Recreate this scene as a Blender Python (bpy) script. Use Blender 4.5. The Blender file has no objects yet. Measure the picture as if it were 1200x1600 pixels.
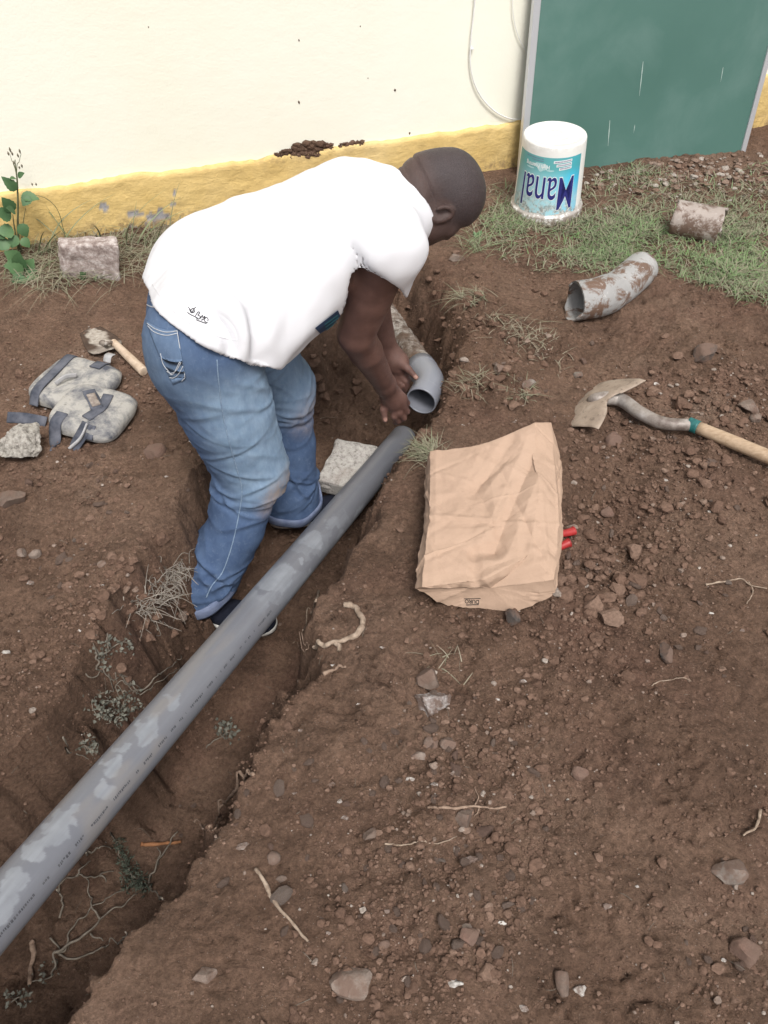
import bpy, bmesh, math, random
import numpy as np
from mathutils import Vector, Matrix
from mathutils.bvhtree import BVHTree

random.seed(7)
RNG = np.random.default_rng(11)
sc = bpy.context.scene
C = sc.collection

# ------------------------------------------------------------------ camera, sky, sun, exposure
PITCH = math.radians(46.0)
S46, C46 = math.sin(PITCH), math.cos(PITCH)
H = 1.5
F = 1250.0
cam_d = bpy.data.cameras.new('camera')
cam = bpy.data.objects.new('camera', cam_d)
C.objects.link(cam)
cam.location = (0, 0, H)
cam.rotation_euler = (math.pi / 2 - PITCH, 0, 0)
cam_d.sensor_fit = 'VERTICAL'
cam_d.sensor_height = 24.0
cam_d.lens = 24.0 * F / 1600.0
cam_d.clip_start = 0.02
cam_d.clip_end = 500
sc.camera = cam

SUN_DIR = Vector((0.16, -0.50, 0.83)).normalized()       # towards the sun
world = bpy.data.worlds.new('World')
sc.world = world
world.use_nodes = True
wn = world.node_tree
wn.nodes.clear()
sky = wn.nodes.new('ShaderNodeTexSky')
sky.sky_type = 'NISHITA'
sky.sun_disc = False
sky.sun_elevation = math.asin(SUN_DIR.z)
sky.sun_rotation = math.atan2(SUN_DIR.x, SUN_DIR.y)
sky.air_density = 1.6
sky.dust_density = 4.0
sky.ozone_density = 1.0
hsv = wn.nodes.new('ShaderNodeHueSaturation')
hsv.inputs['Saturation'].default_value = 0.35
bg = wn.nodes.new('ShaderNodeBackground')
bg.inputs['Strength'].default_value = 0.105
wo = wn.nodes.new('ShaderNodeOutputWorld')
wn.links.new(sky.outputs[0], hsv.inputs['Color'])
wn.links.new(hsv.outputs[0], bg.inputs['Color'])
wn.links.new(bg.outputs[0], wo.inputs['Surface'])

sun_d = bpy.data.lights.new('sun', 'SUN')
sun_d.energy = 1.9
sun_d.angle = math.radians(18)
sun_d.color = (1.0, 0.965, 0.92)
sun = bpy.data.objects.new('sun', sun_d)
C.objects.link(sun)
sun.rotation_euler = (-SUN_DIR).to_track_quat('-Z', 'Y').to_euler()

sc.view_settings.view_transform = 'Standard'
sc.view_settings.look = 'None'
sc.view_settings.gamma = 1.0
sc.view_settings.use_curve_mapping = False
sc.view_settings.exposure = 0.62
sc.cycles.use_denoising = True
sc.cycles.max_bounces = 6

# ------------------------------------------------------------------ pixel helpers (photo is 1200 x 1600)
def ray(u, v):
    a = (u - 600.0) / F
    b = (800.0 - v) / F
    return np.array([a, C46 + S46 * b, -S46 + C46 * b])

CAMP = np.array([0.0, 0.0, H])
def P(u, v, t):
    return CAMP + t * ray(u, v)
def Pz(u, v, z):
    d = ray(u, v)
    return CAMP + d * ((z - H) / d[2])
def nrm(v):
    v = np.asarray(v, float)
    return v / np.linalg.norm(v)

# ------------------------------------------------------------------ numpy noise
def _hash(ix, iy, iz, seed):
    h = (ix.astype(np.uint32) * np.uint32(374761393) + iy.astype(np.uint32) * np.uint32(668265263)
         + iz.astype(np.uint32) * np.uint32(2147483647 - 60493) + np.uint32((seed * 144665 + 1013904223) & 0xffffffff))
    h = (h ^ (h >> np.uint32(13))) * np.uint32(1274126177)
    h = (h ^ (h >> np.uint32(16))) * np.uint32(2246822519)
    h = h ^ (h >> np.uint32(13))
    return h.astype(np.float64) / 4294967295.0 * 2 - 1

def vnoise(p, freq=1.0, seed=0):
    p = np.asarray(p, float) * freq
    i = np.floor(p).astype(np.int64)
    f = p - i
    w = f * f * f * (f * (f * 6 - 15) + 10)
    r = 0
    for dx in (0, 1):
        wx = w[..., 0] if dx else 1 - w[..., 0]
        for dy in (0, 1):
            wy = w[..., 1] if dy else 1 - w[..., 1]
            for dz in (0, 1):
                wz = w[..., 2] if dz else 1 - w[..., 2]
                r = r + _hash(i[..., 0] + dx, i[..., 1] + dy, i[..., 2] + dz, seed) * wx * wy * wz
    return r

def fbm(p, freq, octv=4, seed=0, gain=0.5):
    r, a = 0, 1.0
    for k in range(octv):
        r = r + a * vnoise(p, freq * 2.03 ** k, seed + 17 * k)
        a *= gain
    return r

def sst(a, b, x):
    t = np.clip((x - a) / (b - a), 0, 1)
    return t * t * (3 - 2 * t)

# ------------------------------------------------------------------ mesh / object helpers
def mesh_from(name, verts, faces, smooth=True):
    me = bpy.data.meshes.new(name)
    verts = np.asarray(verts, np.float32)
    me.vertices.add(len(verts))
    me.vertices.foreach_set('co', verts.ravel())
    if isinstance(faces, np.ndarray):
        n, k = faces.shape
        me.loops.add(n * k)
        me.loops.foreach_set('vertex_index', faces.astype(np.int32).ravel())
        me.polygons.add(n)
        me.polygons.foreach_set('loop_start', np.arange(0, n * k, k, dtype=np.int32))
        me.polygons.foreach_set('loop_total', np.full(n, k, np.int32))
    else:
        tot = [len(f) for f in faces]
        me.loops.add(sum(tot))
        me.loops.foreach_set('vertex_index', np.array([i for f in faces for i in f], np.int32))
        me.polygons.add(len(faces))
        st = np.concatenate([[0], np.cumsum(tot)[:-1]]).astype(np.int32)
        me.polygons.foreach_set('loop_start', st)
        me.polygons.foreach_set('loop_total', np.array(tot, np.int32))
    me.polygons.foreach_set('use_smooth', np.full(len(me.polygons), smooth, bool))
    me.update(calc_edges=True)
    me.validate()
    return me

def tag(o, label=None, cat=None, group=None, kind=None):
    if label: o['label'] = label
    if cat: o['category'] = cat
    if group: o['group'] = group
    if kind: o['kind'] = kind
    return o

def link(name, me, mat=None, parent=None):
    o = bpy.data.objects.new(name, me)
    C.objects.link(o)
    if mat is not None and not me.materials:
        me.materials.append(mat)
    if parent is not None:
        o.parent = parent
        o.matrix_parent_inverse = Matrix.Translation(-parent.location)
    return o

def obj(name, verts, faces, mat=None, parent=None, smooth=True):
    return link(name, mesh_from(name, verts, faces, smooth), mat, parent)

def thing(name, label, cat, loc=(0, 0, 0), group=None):
    o = bpy.data.objects.new(name, None)
    C.objects.link(o)
    o.location = tuple(float(x) for x in loc)
    o.empty_display_size = 0.05
    return tag(o, label, cat, group)

def set_attr(me, name, vals):
    a = me.attributes.new(name, 'FLOAT', 'POINT')
    a.data.foreach_set('value', np.asarray(vals, np.float32))

def normals_of(me):
    n = np.zeros(len(me.vertices) * 3, np.float32)
    me.vertex_normals.foreach_get('vector', n)
    return n.reshape(-1, 3)

def coords_of(me):
    n = np.zeros(len(me.vertices) * 3, np.float32)
    me.vertices.foreach_get('co', n)
    return n.reshape(-1, 3).astype(float)

def join(parts):
    """parts: list of (verts, faces list/array) -> one verts, faces"""
    V, Fc, n = [], [], 0
    for v, f in parts:
        v = np.asarray(v, float)
        V.append(v)
        Fc += [tuple(int(i) + n for i in q) for q in f]
        n += len(v)
    return np.concatenate(V), Fc

def spline(pts, n):
    """Catmull-Rom through pts, n samples"""
    p = np.asarray(pts, float)
    if len(p) == 2:
        t = np.linspace(0, 1, n)[:, None]
        return p[0] * (1 - t) + p[1] * t
    q = np.vstack([2 * p[0] - p[1], p, 2 * p[-1] - p[-2]])
    s = np.linspace(0, len(p) - 1 - 1e-9, n)
    i = s.astype(int)
    t = (s - i)[:, None]
    a, b, c, d = q[i], q[i + 1], q[i + 2], q[i + 3]
    return 0.5 * (2 * b + (c - a) * t + (2 * a - 5 * b + 4 * c - d) * t ** 2 + (3 * b - a - 3 * c + d) * t ** 3)

def frames(path):
    path = np.asarray(path, float)
    T = np.gradient(path, axis=0)
    T /= np.linalg.norm(T, axis=1)[:, None] + 1e-12
    up = np.array([0, 0, 1.0]) if abs(T[0][2]) < 0.9 else np.array([1.0, 0, 0])
    n = nrm(np.cross(up, T[0]))
    N = []
    for t in T:
        n = n - t * np.dot(n, t)
        n = nrm(n)
        N.append(n)
    N = np.array(N)
    return T, N, np.cross(T, N)

def tube(path, rad, seg=8, cap=True):
    path = np.asarray(path, float)
    n = len(path)
    rad = np.broadcast_to(np.asarray(rad, float), (n,))
    T, N, B = frames(path)
    a = np.linspace(0, 2 * math.pi, seg, endpoint=False)
    V = (path[:, None, :] + rad[:, None, None] * (np.cos(a)[None, :, None] * N[:, None, :] + np.sin(a)[None, :, None] * B[:, None, :])).reshape(-1, 3)
    fs = []
    for i in range(n - 1):
        for j in range(seg):
            k = (j + 1) % seg
            fs.append((i * seg + j, i * seg + k, (i + 1) * seg + k, (i + 1) * seg + j))
    if cap:
        fs.append(tuple(range(seg))[::-1])
        fs.append(tuple((n - 1) * seg + j for j in range(seg)))
    return V, fs

def hollow(path, ro, ri, seg=48):
    """a pipe with wall thickness, open at both ends"""
    v1, f1 = tube(path, ro, seg, False)
    v2, f2 = tube(path, ri, seg, False)
    n = len(v1)
    f = list(f1) + [tuple(i + n for i in q[::-1]) for q in f2]
    e = n - seg
    for j in range(seg):
        k = (j + 1) % seg
        f.append((j, n + j, n + k, k))
        f.append((e + k, n + e + k, n + e + j, e + j))
    return np.concatenate([v1, v2]), f

def lathe(prof, seg=64):
    """prof: list of (r, z)"""
    a = np.linspace(0, 2 * math.pi, seg, endpoint=False)
    V = np.array([[r * math.cos(x), r * math.sin(x), z] for r, z in prof for x in a])
    fs = []
    for i in range(len(prof) - 1):
        for j in range(seg):
            k = (j + 1) % seg
            fs.append((i * seg + j, i * seg + k, (i + 1) * seg + k, (i + 1) * seg + j))
    return V, fs

def box(c, s, rot=None, bevel=0.0, seg=2):
    bm = bmesh.new()
    bmesh.ops.create_cube(bm, size=1.0)
    for v in bm.verts:
        v.co = Vector((v.co.x * s[0], v.co.y * s[1], v.co.z * s[2]))
    if bevel > 0:
        bmesh.ops.bevel(bm, geom=list(bm.edges), offset=bevel, segments=seg, profile=0.5, affect='EDGES')
    V = np.array([v.co[:] for v in bm.verts])
    bm.verts.index_update()
    fs = [tuple(v.index for v in f.verts) for f in bm.faces]
    bm.free()
    if rot is not None:
        V = V @ np.asarray(rot).T
    return V + np.asarray(c, float), fs

def ico(sub):
    bm = bmesh.new()
    bmesh.ops.create_icosphere(bm, subdivisions=sub, radius=1.0)
    V = np.array([v.co[:] for v in bm.verts])
    bm.verts.index_update()
    fs = np.array([[v.index for v in f.verts] for f in bm.faces])
    bm.free()
    return V, fs

def rand_rot(n):
    q = RNG.normal(size=(n, 4))
    q /= np.linalg.norm(q, axis=1)[:, None]
    w, x, y, z = q.T
    return np.stack([np.stack([1 - 2 * (y * y + z * z), 2 * (x * y - z * w), 2 * (x * z + y * w)], -1),
                     np.stack([2 * (x * y + z * w), 1 - 2 * (x * x + z * z), 2 * (y * z - x * w)], -1),
                     np.stack([2 * (x * z - y * w), 2 * (y * z + x * w), 1 - 2 * (x * x + y * y)], -1)], -2)

# ------------------------------------------------------------------ materials
class NT:
    def __init__(self, name, rough=0.8, spec=0.4):
        self.m = bpy.data.materials.new(name)
        self.m.use_nodes = True
        self.t = self.m.node_tree
        self.b = self.t.nodes['Principled BSDF']
        self.b.inputs['Roughness'].default_value = rough
        self.b.inputs['Specular IOR Level'].default_value = spec
        self.co = None
    def n(self, k, **kw):
        x = self.t.nodes.new(k)
        for a, b in kw.items():
            setattr(x, a, b)
        return x
    def l(self, a, b):
        self.t.links.new(a, b)
    def coord(self):
        if self.co is None:
            self.co = self.n('ShaderNodeTexCoord').outputs['Object']
        return self.co
    def noise(self, scale, detail=4, rough=0.55, dist=0.0, vec=None, stretch=None):
        x = self.n('ShaderNodeTexNoise')
        x.inputs['Scale'].default_value = scale
        x.inputs['Detail'].default_value = detail
        x.inputs['Roughness'].default_value = rough
        x.inputs['Distortion'].default_value = dist
        v = vec or self.coord()
        if stretch:
            mp = self.n('ShaderNodeMapping')
            mp.inputs['Scale'].default_value = stretch
            self.l(v, mp.inputs['Vector'])
            v = mp.outputs[0]
        self.l(v, x.inputs['Vector'])
        return x.outputs['Fac']
    def ramp(self, fac, stops):
        x = self.n('ShaderNodeValToRGB')
        e = x.color_ramp.elements
        while len(e) < len(stops):
            e.new(0.5)
        for k, (p, c) in enumerate(stops):
            e[k].position = p
            e[k].color = (c, c, c, 1) if isinstance(c, (int, float)) else tuple(c) + (1,)
        self.l(fac, x.inputs['Fac'])
        return x.outputs['Color']
    def mix(self, fac, a, b, mode='MIX'):
        x = self.n('ShaderNodeMix', data_type='RGBA', blend_type=mode)
        for s, v in ((0, fac), (6, a), (7, b)):
            if isinstance(v, bpy.types.NodeSocket):
                self.l(v, x.inputs[s])
            elif s == 0:
                x.inputs[0].default_value = v
            else:
                x.inputs[s].default_value = tuple(v) + (1,)
        return x.outputs[2]
    def attr(self, name):
        x = self.n('ShaderNodeAttribute')
        x.attribute_name = name
        return x.outputs['Fac']
    def math(self, op, a, b=0.0):
        x = self.n('ShaderNodeMath', operation=op)
        for s, v in ((0, a), (1, b)):
            if isinstance(v, bpy.types.NodeSocket):
                self.l(v, x.inputs[s])
            else:
                x.inputs[s].default_value = v
        return x.outputs[0]
    def base(self, c):
        if isinstance(c, bpy.types.NodeSocket):
            self.l(c, self.b.inputs['Base Color'])
        else:
            self.b.inputs['Base Color'].default_value = tuple(c) + (1,)
        return self
    def bump(self, h, dist=0.002, strength=1.0):
        x = self.n('ShaderNodeBump')
        x.inputs['Distance'].default_value = dist
        x.inputs['Strength'].default_value = strength
        self.l(h, x.inputs['Height'])
        if self.b.inputs['Normal'].is_linked:
            self.l(self.b.inputs['Normal'].links[0].from_socket, x.inputs['Normal'])
        self.l(x.outputs[0], self.b.inputs['Normal'])
        return self
    def rough(self, s):
        self.l(s, self.b.inputs['Roughness'])
        return self

def simple(name, c1, c2=None, scale=20, rough=0.8, bump=0.0, bscale=None, spec=0.4, lo=0.35, hi=0.65, detail=5):
    m = NT(name, rough, spec)
    if c2 is None:
        m.base(c1)
    else:
        m.base(m.ramp(m.noise(scale, detail), [(lo, c1), (hi, c2)]))
    if bump:
        m.bump(m.noise(bscale or scale * 3, 6), bump)
    return m.m

def soil_mat():
    m = NT('soil', 0.95, 0.18)
    big = m.noise(1.7, 5, 0.6)
    mid = m.noise(9, 6, 0.65)
    fine = m.noise(90, 6, 0.75)
    c = m.ramp(big, [(0.28, (0.108, 0.065, 0.045)), (0.46, (0.166, 0.102, 0.071)), (0.60, (0.205, 0.131, 0.093)), (0.74, (0.275, 0.190, 0.142))])
    red = m.ramp(m.noise(3.1, 4, 0.6, 0.3), [(0.52, 0.0), (0.68, 1.0)])
    c = m.mix(m.math('MULTIPLY', red, 0.5), c, (0.185, 0.104, 0.077))
    c = m.mix(0.8, c, m.ramp(mid, [(0.3, 0.62), (0.5, 1.0), (0.7, 1.24)]), 'MULTIPLY')
    c = m.mix(0.85, c, m.ramp(fine, [(0.3, 0.5), (0.52, 1.0), (0.72, 1.55)]), 'MULTIPLY')
    vor = m.n('ShaderNodeTexVoronoi')
    vor.inputs['Scale'].default_value = 260
    m.l(m.coord(), vor.inputs['Vector'])
    sp = m.math('LESS_THAN', vor.outputs['Distance'], 0.16)
    sel = m.math('GREATER_THAN', m.noise(140, 1), 0.60)
    sp = m.math('MULTIPLY', sp, sel)
    c = m.mix(m.math('MULTIPLY', sp, 0.8), c, (0.42, 0.36, 0.31))
    m.base(c)
    for sc_, ds_ in ((75, 0.006), (170, 0.0035)):
        vb = m.n('ShaderNodeTexVoronoi', feature='F1')
        vb.inputs['Scale'].default_value = sc_
        vb.inputs['Randomness'].default_value = 1.0
        m.l(m.coord(), vb.inputs['Vector'])
        m.bump(m.math('MULTIPLY', m.math('SUBTRACT', 1.0, vb.outputs['Distance']), m.ramp(m.noise(sc_ * 0.16, 4), [(0.35, 0.15), (0.6, 1.0)])), ds_)
    m.bump(m.noise(38, 6, 0.75), 0.014)
    m.bump(m.noise(150, 5, 0.8), 0.007)
    return m.m

def clod_mat():
    m = NT('soil_clods', 0.95, 0.15)
    t = m.attr('tint')
    c = m.ramp(t, [(0.0, (0.095, 0.058, 0.042)), (0.5, (0.142, 0.088, 0.064)), (0.8, (0.185, 0.122, 0.091)), (0.93, (0.23, 0.18, 0.15)), (1.0, (0.34, 0.30, 0.265))])
    c = m.mix(0.8, c, m.ramp(m.noise(160, 5, 0.7), [(0.3, 0.6), (0.7, 1.4)]), 'MULTIPLY')
    m.base(c)
    m.bump(m.noise(260, 4, 0.7), 0.002)
    return m.m

def stone_mat(name, dark, light, scale=60, bump=0.004):
    m = NT(name, 0.92, 0.25)
    c = m.ramp(m.noise(scale, 6, 0.7), [(0.3, dark), (0.68, light)])
    c = m.mix(m.ramp(m.noise(25, 5, 0.65), [(0.40, 0.0), (0.54, 0.9)]), c, (0.150, 0.099, 0.077))
    m.base(c)
    m.bump(m.noise(scale * 1.5, 6, 0.7), bump)
    return m.m

SOIL, CLOD = soil_mat(), clod_mat()

# ------------------------------------------------------------------ terrain
RIGHT_EDGE = [(-30, 1760), (60, 1650), (105, 1600), (175, 1518), (258, 1412), (325, 1295), (372, 1215), (405, 1160), (450, 1085), (470, 1033),
              (505, 965), (530, 900), (562, 848), (600, 775), (632, 725), (668, 672), (700, 620), (712, 560), (722, 505), (716, 455), (694, 420), (668, 398), (640, 392)]
LEFT_EDGE = [(600, 400), (545, 440), (480, 490), (400, 580), (345, 690), (295, 770), (262, 850), (238, 905), (208, 965), (182, 1020), (128, 1085), (60, 1150), (-30, 1230), (-230, 1370)]
RE = np.array([Pz(u, v, 0)[:2] for u, v in RIGHT_EDGE])
LE = np.array([Pz(u, v, 0)[:2] for u, v in LEFT_EDGE])
# carry the trench on behind the camera
RE = np.vstack([[RE[0] + 3.0 * nrm(RE[0] - RE[6])], RE])
LE = np.vstack([LE, [LE[-1] + 3.0 * nrm(LE[-1] - LE[-5])]])
POLY = np.vstack([RE, LE])

def polyline_dist(x, y, pl):
    d = np.full(x.shape, 1e9)
    for (ax, ay), (bx, by) in zip(pl[:-1], pl[1:]):
        dx, dy = bx - ax, by - ay
        t = np.clip(((x - ax) * dx + (y - ay) * dy) / (dx * dx + dy * dy), 0, 1)
        d = np.minimum(d, np.hypot(x - ax - t * dx, y - ay - t * dy))
    return d

def in_poly(x, y, pl):
    r = np.zeros(x.shape, bool)
    n = len(pl)
    for i in range(n):
        (ax, ay), (bx, by) = pl[i], pl[(i + 1) % n]
        c = ((ay > y) != (by > y)) & (x < (bx - ax) * (y - ay) / (by - ay + 1e-12) + ax)
        r ^= c
    return r

def gauss(x, y, u, v, rad, amp):
    c = Pz(u, v, 0)
    return amp * np.exp(-((x - c[0]) ** 2 + (y - c[1]) ** 2) / (rad * rad))

WALL_A = Pz(0, 392, 0)
WALL_B = Pz(1160, 201, 0)
WDIR = nrm((WALL_B - WALL_A)[:2])
WNRM = np.array([WDIR[1], -WDIR[0]])          # out of the wall, towards the camera
WALL_O = np.array([WALL_A[0], WALL_A[1]])
def wall_dist(x, y):
    return (x - WALL_O[0]) * WNRM[0] + (y - WALL_O[1]) * WNRM[1]

def height(x, y):
    x = np.asarray(x, float); y = np.asarray(y, float)
    p = np.stack([x, y, np.zeros_like(x)], -1)
    jx = x + 0.026 * fbm(p, 7, 3, 3) + 0.013 * fbm(p, 32, 3, 5)
    jy = y + 0.026 * fbm(p, 7, 3, 4) + 0.013 * fbm(p, 32, 3, 6)
    near = (x > -3) & (x < 3) & (y > -4) & (y < 4.5)
    ins = in_poly(jx, jy, POLY) & near
    dR = polyline_dist(jx, jy, RE)
    dL = polyline_dist(jx, jy, LE)
    fl = 0.40 + 0.12 * sst(1.25, 0.85, y) + 0.03 * fbm(p, 4, 2, 9)
    fl = np.where(y > 1.9, fl - 0.07 * sst(1.9, 2.2, y), fl)
    prof = np.minimum(sst(-0.015, 0.14, dR), sst(-0.005, np.where(y > 1.15, 0.08, 0.09), dL))
    tr = np.where(ins, prof, 0.0)
    # rounded lips
    lip = np.where(ins, 0, np.exp(-(np.minimum(dR, dL) / 0.05) ** 2)) * near
    lb = np.where(ins, 0, np.exp(-(dL / 0.13) ** 2)) * near * (dR > 0.2) * sst(1.75, 1.45, y)
    h = -fl * tr - 0.012 * lip + lb * (0.045 + 0.03 * fbm(p, 6, 2, 71))
    # broad shape of the dug-over ground
    h = h + 0.018 * fbm(p, 1.6, 3, 21) + gauss(x, y, 780, 590, 0.14, 0.035) + gauss(x, y, 960, 860, 0.13, -0.06) + gauss(x, y, 930, 760, 0.10, -0.035)
    h = h + gauss(x, y, 1120, 800, 0.22, 0.03) + gauss(x, y, 1030, 1010, 0.2, 0.02) + gauss(x, y, 220, 880, 0.10, 0.02) + gauss(x, y, 100, 1000, 0.2, 0.02)
    h = h + 0.21 * np.exp(-((x + 0.80) ** 2 + (y - 0.02) ** 2) / 0.05)            # spoil heap that carries the near end of the pipe
    wd = wall_dist(x, y)
    rb = gauss(x, y, 745, 500, 0.13, 1.0) + gauss(x, y, 780, 610, 0.12, 0.8) + gauss(x, y, 960, 860, 0.16, 0.8) + gauss(x, y, 1060, 720, 0.16, 0.7)
    rb = rb + gauss(x, y, 1120, 620, 0.16, 0.6) + gauss(x, y, 700, 1290, 0.15, 0.45) + gauss(x, y, 640, 1470, 0.13, 0.4)
    h = h + gauss(x, y, 975, 800, 0.12, -0.05) + gauss(x, y, 760, 540, 0.12, 0.03)
    h = h + np.clip(rb, 0, 1.2) * (0.046 * np.abs(fbm(p, 12, 3, 61)) + 0.030 * np.abs(fbm(p, 27, 2, 63)))
    h = h + gauss(x, y, 195, 965, 0.075, 0.035) + gauss(x, y, 235, 905, 0.05, 0.03) + gauss(x, y, 150, 1010, 0.06, 0.02)
    # bumps, cut down on the trodden parts and under the grass
    tread = 0.55 + 0.45 * sst(-0.1, 0.35, fbm(p, 2.2, 2, 33))
    rug = np.clip(tread, 0.3, 1) * np.where(wd < 0.75, 0.6, 1.0)
    b = 0.012 * fbm(p, 9, 3, 41) + 0.013 * np.abs(fbm(p, 22, 3, 43)) + 0.0075 * np.abs(fbm(p, 55, 3, 47))
    h = h + b * rug * near
    # cracks and crumbly steps
    cr = 1 - np.abs(fbm(p, 14, 2, 51))
    h = h - 0.014 * sst(0.93, 1.0, cr) * near * tread
    return h

def axis(lo, hi, step, far):
    core = np.arange(lo, hi + 1e-6, step)
    out = [step * 4 * 1.7 ** k for k in range(14)]
    o = np.cumsum(out)
    o = o[o < far]
    return np.concatenate([lo - o[::-1], core, hi + o])

def y_axis():
    ys, y = [], 0.2
    while y < 3.95:
        ys.append(y)
        y += 0.0058 + 0.0022 * y
    o = np.cumsum([0.05 * 1.7 ** k for k in range(12)])
    return np.concatenate([0.2 - o[::-1], ys, ys[-1] + o])

gx, gy = axis(-1.75, 2.0, 0.0085, 45), y_axis()
GX, GY = np.meshgrid(gx, gy)
GZ = height(GX, GY)
nx, ny = len(gx), len(gy)
idx = np.arange(nx * ny).reshape(ny, nx)
gf = np.stack([idx[:-1, :-1], idx[:-1, 1:], idx[1:, 1:], idx[1:, :-1]], -1).reshape(-1, 4)
gv = np.stack([GX, GY, GZ], -1).reshape(-1, 3)
ground = obj('ground', gv, gf, SOIL)
tag(ground, 'bare brown dug-over soil with a trench running through it', kind='structure')
GBVH = BVHTree.FromPolygons([tuple(v) for v in gv], [tuple(f) for f in gf.tolist()])

def gpt(u, v):
    """where the view ray through a pixel meets the soil"""
    hit = GBVH.ray_cast(Vector(CAMP), Vector(ray(u, v)).normalized())
    return np.array(hit[0]) if hit[0] is not None else Pz(u, v, 0)
def gz(x, y):
    hit = GBVH.ray_cast(Vector((x, y, 3)), Vector((0, 0, -1)))
    return hit[0][2] if hit[0] is not None else 0.0
def gzv(x, y):
    """grid lookup for many points (nearest)"""
    i = np.clip(np.searchsorted(gx, x), 0, nx - 1)
    j = np.clip(np.searchsorted(gy, y), 0, ny - 1)
    return GZ[j, i]
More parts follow.
